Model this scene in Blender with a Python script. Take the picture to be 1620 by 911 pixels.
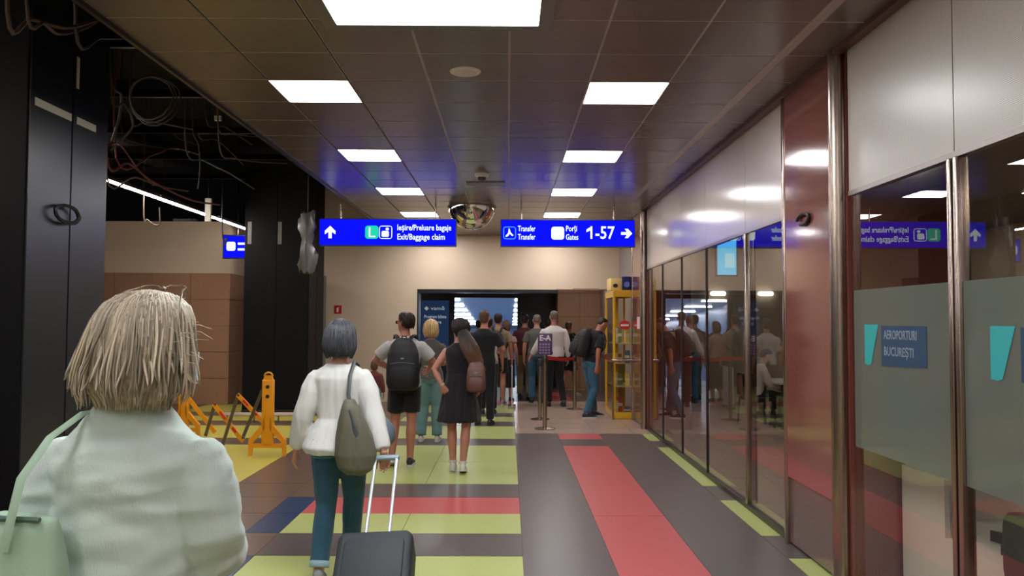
import bpy, bmesh, math, random
import numpy as np
from mathutils import Vector, Matrix, noise
random.seed(7)
S = bpy.context.scene
COL = S.collection
for o in list(bpy.data.objects): bpy.data.objects.remove(o)

# ---------------------------------------------------------------- camera, world, exposure
cam = bpy.data.cameras.new('camera'); cam.sensor_width = 36; cam.lens = 1255/1620*36
cam.clip_start = .05; cam.clip_end = 200
co = bpy.data.objects.new('camera', cam); COL.objects.link(co)
CAMZ = 1.70
co.matrix_world = (Matrix.Translation((0, 0, CAMZ)) @ Matrix.Rotation(math.radians(-.27), 4, 'Z')
                   @ Matrix.Rotation(math.radians(90+2.35), 4, 'X') @ Matrix.Rotation(math.radians(.25), 4, 'Z'))
S.camera = co
W = bpy.data.worlds.new('world'); S.world = W; W.use_nodes = True
W.node_tree.nodes['Background'].inputs[0].default_value = (.0012, .0011, .0014, 1)
W.node_tree.nodes['Background'].inputs[1].default_value = 1
S.view_settings.view_transform = 'Standard'; S.view_settings.look = 'None'
S.view_settings.gamma = 1; S.view_settings.exposure = 0.0
S.view_settings.use_curve_mapping = False
LIGHT = 23.0          # radiance of the ceiling panels

# ---------------------------------------------------------------- materials
MATS = {}
def srgb(r, g, b):
    f = lambda c: ((c/255+.055)/1.055)**2.4 if c > 10 else c/255/12.92
    return (f(r), f(g), f(b), 1)
def mat(name, col, rough=.6, metal=0, spec=.5, var=0, vscale=8, bump=0, bscale=60, coat=0, emis=None, estr=0, sheen=0, stretch=(1, 1, 1), sub=0, trans=0):
    if name in MATS: return MATS[name]
    m = bpy.data.materials.new(name); m.use_nodes = True
    nt = m.node_tree; b = nt.nodes['Principled BSDF']
    I = b.inputs
    I['Base Color'].default_value = col; I['Roughness'].default_value = rough; I['Metallic'].default_value = metal
    I['Specular IOR Level'].default_value = spec
    if coat: I['Coat Weight'].default_value = coat; I['Coat Roughness'].default_value = .08
    if sheen: I['Sheen Weight'].default_value = sheen
    if sub: I['Subsurface Weight'].default_value = sub; I['Subsurface Radius'].default_value = (.012, .005, .003)
    if trans: I['Transmission Weight'].default_value = trans
    if emis: I['Emission Color'].default_value = emis; I['Emission Strength'].default_value = estr
    if var or bump:
        tc = nt.nodes.new('ShaderNodeTexCoord'); mp = nt.nodes.new('ShaderNodeMapping')
        mp.inputs['Scale'].default_value = stretch
        nt.links.new(tc.outputs['Object'], mp.inputs[0])
    if var:
        n = nt.nodes.new('ShaderNodeTexNoise'); n.inputs['Scale'].default_value = vscale; n.inputs['Detail'].default_value = 5
        nt.links.new(mp.outputs[0], n.inputs['Vector'])
        mx = nt.nodes.new('ShaderNodeMix'); mx.data_type = 'RGBA'
        mx.inputs[6].default_value = tuple(c*(1-var) for c in col[:3])+(1,)
        mx.inputs[7].default_value = tuple(min(1, c*(1+var)) for c in col[:3])+(1,)
        nt.links.new(n.outputs[0], mx.inputs[0]); nt.links.new(mx.outputs[2], I['Base Color'])
    if bump:
        n2 = nt.nodes.new('ShaderNodeTexNoise'); n2.inputs['Scale'].default_value = bscale; n2.inputs['Detail'].default_value = 4
        nt.links.new(mp.outputs[0], n2.inputs['Vector'])
        bp = nt.nodes.new('ShaderNodeBump'); bp.inputs['Strength'].default_value = bump; bp.inputs['Distance'].default_value = .01
        nt.links.new(n2.outputs[0], bp.inputs['Height']); nt.links.new(bp.outputs[0], I['Normal'])
    MATS[name] = m; return m
def glow(name, col, st):
    if name in MATS: return MATS[name]
    m = bpy.data.materials.new(name); m.use_nodes = True; nt = m.node_tree; nt.nodes.clear()
    e = nt.nodes.new('ShaderNodeEmission'); o = nt.nodes.new('ShaderNodeOutputMaterial')
    e.inputs[0].default_value = col; e.inputs[1].default_value = st
    nt.links.new(e.outputs[0], o.inputs[0]); MATS[name] = m; return m
def glassmat(name, tint, ior, frost=0, rough=0.0):
    """thin pane: transparency with fresnel reflection, optionally a diffusing film"""
    m = bpy.data.materials.new(name); m.use_nodes = True; nt = m.node_tree; nt.nodes.clear()
    N = nt.nodes.new; L = nt.links.new
    out = N('ShaderNodeOutputMaterial'); tr = N('ShaderNodeBsdfTransparent'); tr.inputs[0].default_value = tint
    gl = N('ShaderNodeBsdfGlossy'); gl.inputs['Roughness'].default_value = rough
    gl.inputs[0].default_value = (.95, .93, .95, 1)
    fr = N('ShaderNodeFresnel'); fr.inputs[0].default_value = ior
    ge = N('ShaderNodeNewGeometry'); fm = N('ShaderNodeMath'); fm.operation = 'SUBTRACT'; fm.use_clamp = True   # reflect once, on the outer face
    L(fr.outputs[0], fm.inputs[0]); L(ge.outputs['Backfacing'], fm.inputs[1])
    mx = N('ShaderNodeMixShader'); L(fm.outputs[0], mx.inputs[0])
    base = tr
    if frost:
        d = N('ShaderNodeBsdfDiffuse'); d.inputs[0].default_value = (.34, .36, .32, 1)
        t2 = N('ShaderNodeBsdfTranslucent'); t2.inputs[0].default_value = (.5, .56, .52, 1)
        a = N('ShaderNodeMixShader'); a.inputs[0].default_value = .6; L(d.outputs[0], a.inputs[1]); L(t2.outputs[0], a.inputs[2])
        b = N('ShaderNodeMixShader'); b.inputs[0].default_value = frost; L(tr.outputs[0], b.inputs[1]); L(a.outputs[0], b.inputs[2])
        base = b
    L(base.outputs[0], mx.inputs[1]); L(gl.outputs[0], mx.inputs[2]); L(mx.outputs[0], out.inputs[0])
    MATS[name] = m; return m

def ceil_mat():
    m = mat('ceiling_metal', (.185, .150, .155, 1), rough=.26, metal=.25, spec=.55, var=.06, vscale=3)
    return m
CEIL = ceil_mat()
CEILJ = mat('ceiling_joint', (.42, .35, .35, 1), rough=.4, metal=.1)
BLACKJ = mat('black_joint', (.01, .01, .01, 1), rough=.7)
VOID = mat('void_black', (.006, .0055, .0065, 1), rough=.9)
BEIGE = mat('beige_paint', (.74, .58, .43, 1), rough=.55, var=.04, vscale=2)
STONE = mat('brown_stone', (.44, .24, .15, 1), rough=.28, var=.12, vscale=18, bump=.05)
STONEJ = mat('stone_joint', (.20, .10, .065, 1), rough=.8)
GRAN = mat('red_granite', (.19, .055, .045, 1), rough=.12, spec=.9, var=.45, vscale=90, coat=.6)
STEEL = mat('brushed_steel', (.40, .32, .27, 1), rough=.26, metal=1, bump=.05, bscale=20, stretch=(30, 30, 1))
DARKST = mat('dark_steel', (.07, .055, .05, 1), rough=.35, metal=.8)
FGREY = mat('floor_grey', (.105, .082, .078, 1), rough=.30, spec=.45, var=.10, vscale=40, bump=.02)
FBROWN = mat('floor_brown', (.155, .095, .068, 1), rough=.30, spec=.45, var=.10, vscale=40)
FGREEN = mat('floor_green', (.41, .45, .15, 1), rough=.34, spec=.4, var=.06, vscale=30)
FYEL = mat('floor_yellow', (.58, .50, .09, 1), rough=.34, spec=.4, var=.06, vscale=30)
FPINK = mat('floor_pink', (.48, .085, .09, 1), rough=.34, spec=.4, var=.06, vscale=30)
FBLUE = mat('floor_blue', (.018, .040, .10, 1), rough=.34, spec=.4)
FTILE = mat('floor_beige_tile', (.44, .31, .245, 1), rough=.24, spec=.5, var=.08, vscale=14)
FJOINT = mat('floor_joint', (.17, .12, .10, 1), rough=.8)
BLACKQ = mat('matt_black_panel', (.006, .006, .007, 1), rough=.6, spec=.15)
BLACKP = mat('black_panel', (.010, .013, .016, 1), rough=.33, spec=.8)
PLATE = glow('lamp_panel', (1, .97, .97, 1), LIGHT)
COOL = glow('cool_panel', (.93, 1, 1, 1), LIGHT)
SBLUE = glow('sign_blue', (.004, .006, 1, 1), 1.0)
SWHITE = glow('sign_white', (.85, 1, 1, 1), 1.3)
SGREEN = glow('sign_green', (.02, .72, .45, 1), 1.0)
SCYAN = glow('sign_cyan', (.06, .35, .95, 1), 1.0)
BLACK = mat('black_plastic', (.012, .012, .013, 1), rough=.45)
WHITE = mat('white_plastic', (.75, .74, .72, 1), rough=.4)
CHROME = mat('chrome', (.8, .78, .74, 1), rough=.05, metal=1)
YEL = mat('yellow_plastic', (.85, .33, .01, 1), rough=.4)
YCAB = mat('yellow_enamel', (.75, .42, .015, 1), rough=.35)
GLASS = glassmat('clear_glass', (.90, .88, .84, 1), 1.95)
FROST = glassmat('frosted_glass', (.80, .84, .82, 1), 1.4, frost=.52, rough=.06)
CASEG = glassmat('case_glass', (.95, .93, .85, 1), 1.45)

# ---------------------------------------------------------------- builders
def tag(o, label=None, cat=None, group=None, kind=None):
    if label: o['label'] = label
    if cat: o['category'] = cat
    if group: o['group'] = group
    if kind: o['kind'] = kind
    return o
def empty(name, loc=(0, 0, 0), rz=0, label=None, cat=None, group=None, kind=None, parent=None):
    o = bpy.data.objects.new(name, None); COL.objects.link(o); o.empty_display_size = .1
    o.location = loc; o.rotation_euler = (0, 0, rz)
    if parent: o.parent = parent
    return tag(o, label, cat, group, kind)
def link(name, me, m=None, parent=None, loc=None):
    o = bpy.data.objects.new(name, me); COL.objects.link(o)
    if m is not None and not me.materials:
        for k in (m if isinstance(m, (list, tuple)) else [m]): me.materials.append(k)
    if parent: o.parent = parent
    if loc: o.location = loc
    return o
class MB:
    def __init__(s): s.v = []; s.f = []; s.mi = []; s.cur = 0
    def add(s, vs, fs):
        n = len(s.v); s.v += [tuple(p) for p in vs]
        for f in fs: s.f.append([n+i for i in f]); s.mi.append(s.cur)
        return s
    def box(s, a, b, M=None):
        x0, y0, z0 = a; x1, y1, z1 = b
        vs = [Vector(p) for p in ((x0,y0,z0),(x1,y0,z0),(x1,y1,z0),(x0,y1,z0),(x0,y0,z1),(x1,y0,z1),(x1,y1,z1),(x0,y1,z1))]
        if M: vs = [M @ p for p in vs]
        return s.add(vs, [(0,3,2,1),(4,5,6,7),(0,1,5,4),(1,2,6,5),(2,3,7,6),(3,0,4,7)])
    def rbox(s, a, b, r, M=None, seg=3, axis='z'):
        """box with rounded edges round one axis, ends eased"""
        ax = 'xyz'.index(axis); u, w = [i for i in range(3) if i != ax]
        c = [(a[i]+b[i])/2 for i in range(3)]; h = [abs(b[i]-a[i])/2 for i in range(3)]
        r = min(r, h[u]*.99, h[w]*.99); e = min(r*.6, h[ax]*.45)
        rings = []
        for t, ins in ((-h[ax], e), (-h[ax]+e*.3, e*.3), (-h[ax]+e, 0), (h[ax]-e, 0), (h[ax]-e*.3, e*.3), (h[ax], e)):
            ring = []
            for q, (sx, sy) in enumerate(((1,1),(-1,1),(-1,-1),(1,-1))):
                for k in range(seg+1):
                    an = math.pi/2*(q+k/seg)
                    p = [0, 0, 0]
                    p[u] = c[u]+sx*(h[u]-r)+math.cos(an)*(r-ins); p[w] = c[w]+sy*(h[w]-r)+math.sin(an)*(r-ins); p[ax] = c[ax]+t
                    ring.append(M @ Vector(p) if M else p)
            rings.append(ring)
        return s.rings(rings)
    def rings(s, rings, cap=True, closed=True):
        n = len(rings[0]); vs = [p for r in rings for p in r]; fs = []
        for i in range(len(rings)-1):
            for j in range(n if closed else n-1):
                k = (j+1) % n
                fs.append((i*n+j, i*n+k, (i+1)*n+k, (i+1)*n+j))
        if cap: fs.append(tuple(range(n))[::-1]); fs.append(tuple((len(rings)-1)*n+j for j in range(n)))
        return s.add(vs, fs)
    def tube(s, pts, r, n=8, cap=True, flat=None):
        P = [Vector(p) for p in pts]; R = r if isinstance(r, (list, tuple)) else [r]*len(P)
        rings = []; prev = None
        for i, p in enumerate(P):
            t = (P[min(i+1, len(P)-1)]-P[max(i-1, 0)]).normalized()
            if prev is None:
                up = Vector((0, 0, 1)) if abs(t.z) < .9 else Vector((0, 1, 0))
                a = t.cross(up).normalized()
            else:
                a = (prev - t*prev.dot(t)).normalized()
            prev = a; b = t.cross(a)
            rings.append([p+(a*math.cos(2*math.pi*k/n)+b*math.sin(2*math.pi*k/n)*(flat or 1))*R[i] for k in range(n)])
        return s.rings(rings, cap)
    def loft(s, secs, n=20, M=None, power=2.0, f=None):
        """secs: (centre xyz, rx, ry) horizontal ellipses/superellipses from bottom to top"""
        rings = []
        for (c, rx, ry) in secs:
            ring = []
            for k in range(n):
                an = 2*math.pi*k/n; ca, sa = math.cos(an), math.sin(an)
                p = Vector((c[0]+rx*math.copysign(abs(ca)**(2/power), ca), c[1]+ry*math.copysign(abs(sa)**(2/power), sa), c[2]))
                if f: p = f(p)
                ring.append(M @ p if M else p)
            rings.append(ring)
        return s.rings(rings)
    def ell(s, c, r, M=None, nu=16, nv=10):
        secs = []
        rings = []
        for i in range(nv+1):
            ph = -math.pi/2+math.pi*(i+.0)/nv; ph = max(-1.5, min(1.5, ph))
            rings.append([(lambda p: M @ p if M else p)(Vector((c[0]+r[0]*math.cos(ph)*math.cos(2*math.pi*k/nu), c[1]+r[1]*math.cos(ph)*math.sin(2*math.pi*k/nu), c[2]+r[2]*math.sin(ph)))) for k in range(nu)])
        return s.rings(rings)
    def prism(s, poly, o, ux, uy, th):
        """polygon (2D) extruded: o + x*ux + y*uy, thickness th along ux x uy"""
        o, ux, uy = Vector(o), Vector(ux), Vector(uy); nz = ux.cross(uy).normalized()*th; n = len(poly)
        A = [o+ux*x+uy*y for x, y in poly]; B = [p+nz for p in A]
        return s.add(A+B, [tuple(range(n))[::-1], tuple(range(n, 2*n))]+[(i, (i+1) % n, n+(i+1) % n, n+i) for i in range(n)])
    def mesh(s, name, smooth=False):
        me = bpy.data.meshes.new(name); me.from_pydata(s.v, [], s.f)
        if any(s.mi): me.polygons.foreach_set('material_index', s.mi)
        bm = bmesh.new(); bm.from_mesh(me); bmesh.ops.recalc_face_normals(bm, faces=bm.faces); bm.to_mesh(me); bm.free()
        if smooth:
            me.polygons.foreach_set('use_smooth', [True]*len(me.polygons))
            try: me.set_sharp_from_angle(angle=math.radians(50))
            except Exception: pass
        me.update(); return me
    def build(s, name, m, parent=None, smooth=False, loc=None):
        return link(name, s.mesh(name, smooth), m, parent, loc)
def box(name, a, b, m, parent=None, **k):
    return tag(MB().box(a, b).build(name, m, parent), **k)
def bevbox(name, a, b, r, m, parent=None, axis='z', **k):
    return tag(MB().rbox(a, b, r, axis=axis).build(name, m, parent, smooth=True), **k)
def text_mesh(name, body, size, m, parent, loc, rot=(math.pi/2, 0, 0), align='LEFT', weight=0, depth=.001, xs=1):
    c = bpy.data.curves.new(name, 'FONT'); c.body = body; c.size = size; c.align_x = align; c.align_y = 'CENTER'
    c.extrude = depth; c.offset = weight; c.resolution_u = 2
    t = bpy.data.objects.new(name, c); COL.objects.link(t)
    me = bpy.data.meshes.new_from_object(t.evaluated_get(bpy.context.evaluated_depsgraph_get()))
    bpy.data.objects.remove(t)
    me.materials.clear(); o = link(name, me, m, parent); o.location = loc; o.rotation_euler = rot; o.scale = (xs, 1, 1)
    return o
def copy_tree(o, parent=None):
    c = o.copy(); COL.objects.link(c)
    if parent: c.parent = parent
    for ch in o.children: copy_tree(ch, c)
    return c

# ---------------------------------------------------------------- setting
XG = 2.19; ZC = 3.485; ZG = 2.51
floor = empty('floor', kind='structure', label='patterned grey floor with green, pink and blue rectangles', cat='floor')
box('floor_base', (-10, -7, -.1), (9.5, 21.0, -.004), FJOINT, floor)
def fp(x0, x1, y0, y1, m, g=.003):
    return box('floor_panel', (x0+g, y0+g, -.003), (x1-g, y1-g, 0), m, floor)
# rows between the blue strip and X=.115 ; distances of the row edges
rows = [(-7, 1.3, 'g'), (1.3, 1.96, 'k'), (1.96, 2.6, 'g'), (2.6, 3.3, 'k'), (3.3, 5.80, 'G'), (5.80, 6.41, 'k'), (6.41, 7.06, 'G'), (7.06, 7.70, 'p'), (7.70, 8.33, 'k'),
        (8.33, 10.88, 'G'), (10.88, 11.50, 'k'), (11.50, 12.85, 'G'), (12.85, 13.45, 'k'), (13.45, 14.1, 'G'), (14.1, 14.7, 'k'),
        (14.7, 16.0, 'G'), (16.0, 16.9, 'p'), (16.9, 20.9, 'g')]
for y0, y1, c in rows:
    m = {'G': FGREEN, 'g': FGREEN, 'k': FGREY, 'p': FPINK}[c]
    xs = [-1.82, -.85, .115] if c in 'Gg' else [-1.82, .115]
    ys = [y0, y1]
    if y1-y0 > 2: ys = [y0, (y0+y1)/2, y1]
    for a, b in zip(ys, ys[1:]):
        for x0, x1 in zip(xs, xs[1:]): fp(x0, x1, a, b, m)
    # blue strip with brown crossings
    mb = FBLUE if c not in 'k' and y1 < 9 else FBROWN
    fp(-2.10, -1.82, y0, y1, mb); fp(-2.80, -2.10, y0, y1, FBROWN)
    ml = {'G': FYEL, 'g': FYEL, 'k': FBROWN, 'p': FBROWN}[c]
    fp(-6.0, -2.80, y0, y1, ml if y1 > 8 else FBROWN)
fp(-10, -6.0, -7, 20.9, FBROWN)
# right part
pink = [(-7, 10.88), (11.48, 12.05)]
fp(.115, .75, -7, 12.05, FGREY); fp(1.372, 2.02, -7, 12.05, FGREY); fp(.75, 1.372, 10.88, 11.48, FGREY)
for a, b in pink:
    if b > 11: fp(.75, 1.372, a, b, FPINK)
    else:
        ys = [-7, -2, 3, 7, b]
        for c, d in zip(ys, ys[1:]): fp(.75, 1.372, c, d, FPINK)
edges = [-7, -5, -4.4, -2.5, -1.9, 0, .6, 2.55, 3.2, 5.1+.67, 6.37, 7.62, 8.27, 10.77, 11.4, 12.05]
seq = [(-7, 1.3), (1.9, 3.2)]
gseg = [(-2.2, -.9), (.3, 1.6), (3.25, 5.77), (6.37, 7.62), (8.27, 10.77), (11.35, 12.05)]
prev = -7
for a, b in gseg:
    fp(2.02, XG, prev, a, FGREY); fp(2.02, XG, a, b, FGREEN); prev = b
y = 12.05                                                     # beige tiles beyond the dark floor
tile_me = MB().box((-.296, -.296, -.003), (.296, .296, 0)).mesh('floor_tile'); tile_me.materials.append(FTILE)
i = 0
while y < 16.7:
    for k in range(4):
        if not (k > 3): link('floor_tile', tile_me, None, floor, (.115+.3+.6*k, y+.3, 0))
    y += .6
fp(.115, .75, 16.85, 20.9, FGREY); fp(.75, 1.372, 16.85, 19.0, FPINK); fp(.75, 1.372, 19.0, 20.9, FGREY); fp(1.372, 2.6, 16.85, 19.6, FGREY); fp(1.372, 2.6, 19.6, 20.9, FGREEN)
# floor inside the glazed office
for r in range(27):
    for k in range(10 if r > 4 else 5):
        link('floor_tile', tile_me, None, floor, (XG+.33+.6*k, 1.2+.6*r, 0))

# ceiling: metal tiles, each its own piece
ceil = empty('ceiling', kind='structure', label='brown-grey metal tile ceiling', cat='ceiling')
box('ceiling_base', (-2.4, 2.85, ZC+.0002), (2.45, 16.62, ZC+.06), CEILJ, ceil)
box('ceiling_slab', (-2.4, -7, ZC+.06), (2.45, 16.62, ZC+.16), VOID, ceil)
box('ceiling_panel', (-2.4, -7, ZC), (2.45, 2.85, ZC+.06), CEIL, ceil)
def lamp_at(i, j):      # tile column i (x=-2.4+.6i), row start y
    return False
tm = MB().rbox((-.2925, -.2925, -.0015), (.2925, .2925, .012), .004).mesh('ceiling_tile'); tm.materials.append(CEIL)
th = MB().rbox((-.0, -.2962, 0), (.19, .2962, .012), .004).mesh('ceiling_tile'); th.materials.append(CEIL)
rowsY = [2.85+.6*k for k in range(23)]
lampY = [5.85+2.4*k for k in range(5)]
big = lambda x, y: (-1.2 <= x < 0.3) and (3.4 < y < 4.6)
for j, yy in enumerate(rowsY):
    for i in range(8):
        x0 = -2.4+.6*i
        if (i in (1, ) or i == 5) and False: pass
        isl = any(abs(yy-ly) < .1 for ly in lampY) and i in (1, 5)
        if isl: continue
        if i == 7: link('ceiling_tile', tm, None, ceil, (x0+.3, yy+.3, ZC)).scale = (.8, 1, 1); continue
        t = link('ceiling_tile', tm, None, ceil, (x0+.3, yy+.3, ZC))
        if i in (1, 2): t.scale = (.987, 1, 1)
for xx in (-1.2, -1.8):
    box('joint_strip', (xx-.005, 2.85, ZC-.0015), (xx+.005, 16.6, ZC+.0001), BLACKJ, ceil)
# shadow-gap fascia where the ceiling meets the glazed wall
box('trim_1', (-2.42, -7, ZC-.03), (-2.395, 16.62, ZC+.22), DARKST, kind='structure')
MAROON = mat('maroon_trim', (.10, .035, .035, 1), rough=.4)
box('trim_2', (XG-.075, -7, ZC-.035), (XG-.01, 12.55, ZC-.001), MAROON, kind='structure')
# black void above the left aisle
box('ceiling_void', (-10, -7, 5.2), (-2.4, 16.0, 5.3), VOID, kind='structure', label='black stripped ceiling void', cat='ceiling')
box('wall_left', (-10.1, -7, -.1), (-10, 17, 5.3), VOID, kind='structure', label='black wall', cat='wall')
box('wall_rear', (-10, -7.1, -.1), (9.5, -7, 5.3), BEIGE, kind='structure', label='beige wall', cat='wall')

# far wall with the wide portal
wf = empty('wall_front', kind='structure', label='beige far wall over a dark portal', cat='wall')
YF = 16.62
box('wall_surface', (-4.6, YF, -.1), (-1.91, YF+.3, 5.3), BEIGE, wf)
box('bulkhead', (-1.91, YF, 2.35), (2.33, YF+.3, 5.3), BEIGE, wf)
box('wall_return', (2.33, 14.5, -.1), (2.5, 21, 4), mat('grey_paint', (.33, .27, .25, 1), rough=.6), wf)
bx = MB()
for k, (a, b, h) in enumerate(((1.0, 1.35, .012), (1.35, 1.9, .03), (1.9, 2.33, .02))): bx.box((a, YF-.006, 2.35-h*0+0), (b, YF-.001, 2.35+h))
bx.build('torn_edge', STONE, wf)
# portal surround: dark lintel and jamb
DARKN = mat('portal_navy', (.008, .009, .018, 1), rough=.35)
pt = empty('trim_3', kind='structure', label='dark portal lining')
box('lintel', (-1.95, YF+.02, 2.28), (1.05, YF+.5, 2.352), DARKN, pt)
box('jamb', (-1.95, YF+.02, 0), (-1.88, YF+.5, 2.30), DARKN, pt)
# inner dark wall with an opening into the passage
YI = 20.95
wi = empty('wall_inner', kind='structure', label='dark navy inner wall with passage opening', cat='wall')
box('wall_left_part', (-4.6, YI, -.1), (-1.42, YI+.15, 3.4), DARKN, wi)
box('wall_right_part', (.24, YI, -.1), (1.28, YI+.15, 3.4), DARKN, wi)
box('wall_header', (-1.42, YI, 2.30), (.24, YI+.15, 3.4), DARKN, wi)
box('lobby_ceiling', (-4.6, YF+.3, 2.9), (2.6, YI, 3.0), DARKN, wi)
# brown stone wall right of the portal, slab by slab
ws = empty('wall_stone', kind='structure', label='brown stone clad wall right of the portal', cat='wall')
box('wall_core', (1.28, 20.06, -.1), (2.33, 20.9, 3.4), STONEJ, ws)
for k in range(2):
    for r in range(5):
        box('stone_slab', (1.285+.525*k, 20.03, .005+.6*r), (1.285+.525*(k+1)-.008, 20.06, .6*(r+1)-.004), STONE, ws)
for r in range(5): box('stone_slab', (1.25, 20.03, .005+.6*r), (1.28, 20.9, .6*(r+1)-.004), STONE, ws)
# passage sloping down beyond, with its lamps
pa = empty('corridor_passage', kind='structure', label='blue-lit sloping passage beyond the portal', cat='corridor')
zc = lambda y: 2.5-.058*(y-21)
PBLUE = mat('passage_blue', (.27, .40, .60, 1), rough=.25, spec=.8)
MB().add([(-2.6, 21.1, zc(21.1)), (1.2, 21.1, zc(21.1)), (1.2, 42, zc(42)), (-2.6, 42, zc(42)), (-2.6, 21.1, zc(21.1)+.1), (1.2, 21.1, zc(21.1)+.1), (1.2, 42, zc(42)+.1), (-2.6, 42, zc(42)+.1)],
         [(0,1,2,3),(7,6,5,4),(0,4,5,1),(1,5,6,2),(2,6,7,3),(3,7,4,0)]).build('passage_ceiling', PBLUE, pa)
MB().add([(-2.6, 21.1, 0), (1.2, 21.1, 0), (1.2, 42, -1.2), (-2.6, 42, -1.2), (-2.6, 21.1, -.2), (1.2, 21.1, -.2), (1.2, 42, -1.4), (-2.6, 42, -1.4)],
         [(0,3,2,1),(7,6,5,4),(0,4,5,1),(1,5,6,2),(2,6,7,3),(3,7,4,0)]).build('passage_floor', mat('passage_floor', (.45, .5, .58, 1), rough=.4), pa)
box('passage_side', (-2.75, 21.1, -1.4), (-2.6, 42, 2.9), PBLUE, pa); box('passage_side', (1.2, 21.1, -1.4), (1.35, 42, 2.9), PBLUE, pa)
box('passage_end', (-2.6, 42, -1.4), (1.2, 42.1, 2.9), PBLUE, pa)
for k in range(7):
    yy = 24+2.3*k
    for (a, b) in ((-2.35, -1.46), (.2, .5)):
        l = tag(MB().rbox((a, -.16, -.01), (b, .16, .02), .12, seg=4).build('passage_lamp', glow('passage_glow', (.9, .95, 1, 1), 24)),
                ['nearest', 'second', 'third', 'fourth', 'fifth', 'sixth', 'farthest'][k]+(' wide' if a < 0 else ' small')+' lamp in the '+('left' if a < 0 else 'right')+' row on the blue passage ceiling', 'ceiling lamp', 'lamps along the '+('left' if a < 0 else 'right')+' of the blue passage ceiling')
        l.location = (0, yy, zc(yy)-.02)

# left stone wall at the back of the side aisle
wl = empty('wall_aisle', kind='structure', label='wall at end of left aisle, beige above brown stone slabs', cat='wall')
YA = 15.9; ZS = 2.62
box('wall_core', (-10, YA+.03, -.1), (-5.60, YA+1.0, ZS), STONEJ, wl)
box('wall_upper', (-10, YA+.0, ZS), (-5.58, YA+1.0, 3.66), BEIGE, wl)
for r in range(5):
    h = ZS/5
    for k in range(6):
        xb = -5.60-.76*k
        box('stone_slab', (xb-.755, YA, r*h+.004), (xb-.004, YA+.03, (r+1)*h-.004), STONE, wl)
    box('stone_slab', (-5.60, YA, r*h+.004), (-5.575, YA+1.0, (r+1)*h-.004), STONE, wl)
box('wall_alcove', (-5.6, 17.2, -.1), (-3.4, 17.4, 5.3), mat('dim_paint', (.12, .10, .10, 1), rough=.7), kind='structure')

# glazed wall on the right
wr = empty('wall_right', kind='structure', label='glazed office wall with white perforated upper panels', cat='wall')
PERF = mat('perforated_white', (.62, .56, .52, 1), rough=.30, spec=.5)
nt = PERF.node_tree; b_ = nt.nodes['Principled BSDF']
tc = nt.nodes.new('ShaderNodeTexCoord'); sx = nt.nodes.new('ShaderNodeSeparateXYZ'); nt.links.new(tc.outputs['Object'], sx.inputs[0])
def mth(op, a, b=None):
    n = nt.nodes.new('ShaderNodeMath'); n.operation = op
    for i_, q in enumerate((a, b)):
        if q is None: continue
        if isinstance(q, (int, float)): n.inputs[i_].default_value = q
        else: nt.links.new(q, n.inputs[i_])
    return n.outputs[0]
P_ = 2*math.pi/.017
s1 = mth('SINE', mth('MULTIPLY', mth('ADD', sx.outputs[1], sx.outputs[2]), P_)); s2 = mth('SINE', mth('MULTIPLY', mth('SUBTRACT', sx.outputs[1], sx.outputs[2]), P_))
hole = mth('GREATER_THAN', mth('MULTIPLY', s1, s2), .35)
mx = nt.nodes.new('ShaderNodeMix'); mx.data_type = 'RGBA'; mx.inputs[6].default_value = (.62, .56, .52, 1); mx.inputs[7].default_value = (.22, .19, .18, 1)
nt.links.new(hole, mx.inputs[0]); nt.links.new(mx.outputs[2], b_.inputs['Base Color'])
PLAIN = mat('white_enamel', (.60, .53, .50, 1), rough=.16, spec=.7)
near = [(-3.3, -1.0), (-1.0, .25), (.25, 1.5), (1.5, 2.75), (2.75, 3.86), (3.86, 5.07)]
far = [(6.20, 7.30), (7.30, 8.78), (8.78, 10.03), (10.03, 11.28), (11.28, 12.5)]
RAIL = mat('rail_metal', (.36, .32, .30, 1), rough=.35, metal=.8)
for (a, b) in near+far:
    m = PERF if b < 6 else PLAIN
    box('upper_panel', (XG, a+.004, ZG+.03), (XG+.04, b-.004, ZC), m, wr)
    box('glass_pane', (XG+.01, a+.006, .04), (XG+.022, b-.006, ZG), GLASS, wr)
    box('mid_rail', (XG-.004, a, ZG), (XG+.045, b, ZG+.03), RAIL, wr)
    box('base_rail', (XG-.012, a, 0), (XG+.05, b, .045), DARKST, wr)
for yy in [3.86, 2.75, 1.5, .25]:
    for dy in (-.045, .012): MB().rbox((XG-.02, yy+dy, .04), (XG+.05, yy+dy+.034, ZG), .008).build('mullion', STEEL, wr, True)
for yy in [8.78, 10.03, 11.28]:
    box('glass_joint', (XG-.002, yy-.008, .04), (XG+.03, yy+.008, ZG), DARKST, wr)
BRST = mat('brown_steel', (.16, .09, .07, 1), rough=.3, metal=.5)
MB().rbox((XG-.015, 7.27, .04), (XG+.07, 7.31, ZG), .008).build('mullion', STEEL, wr, True)
box('mullion', (XG+.03, 7.32, .04), (XG+.10, 7.42, ZG), BRST, wr)
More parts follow.
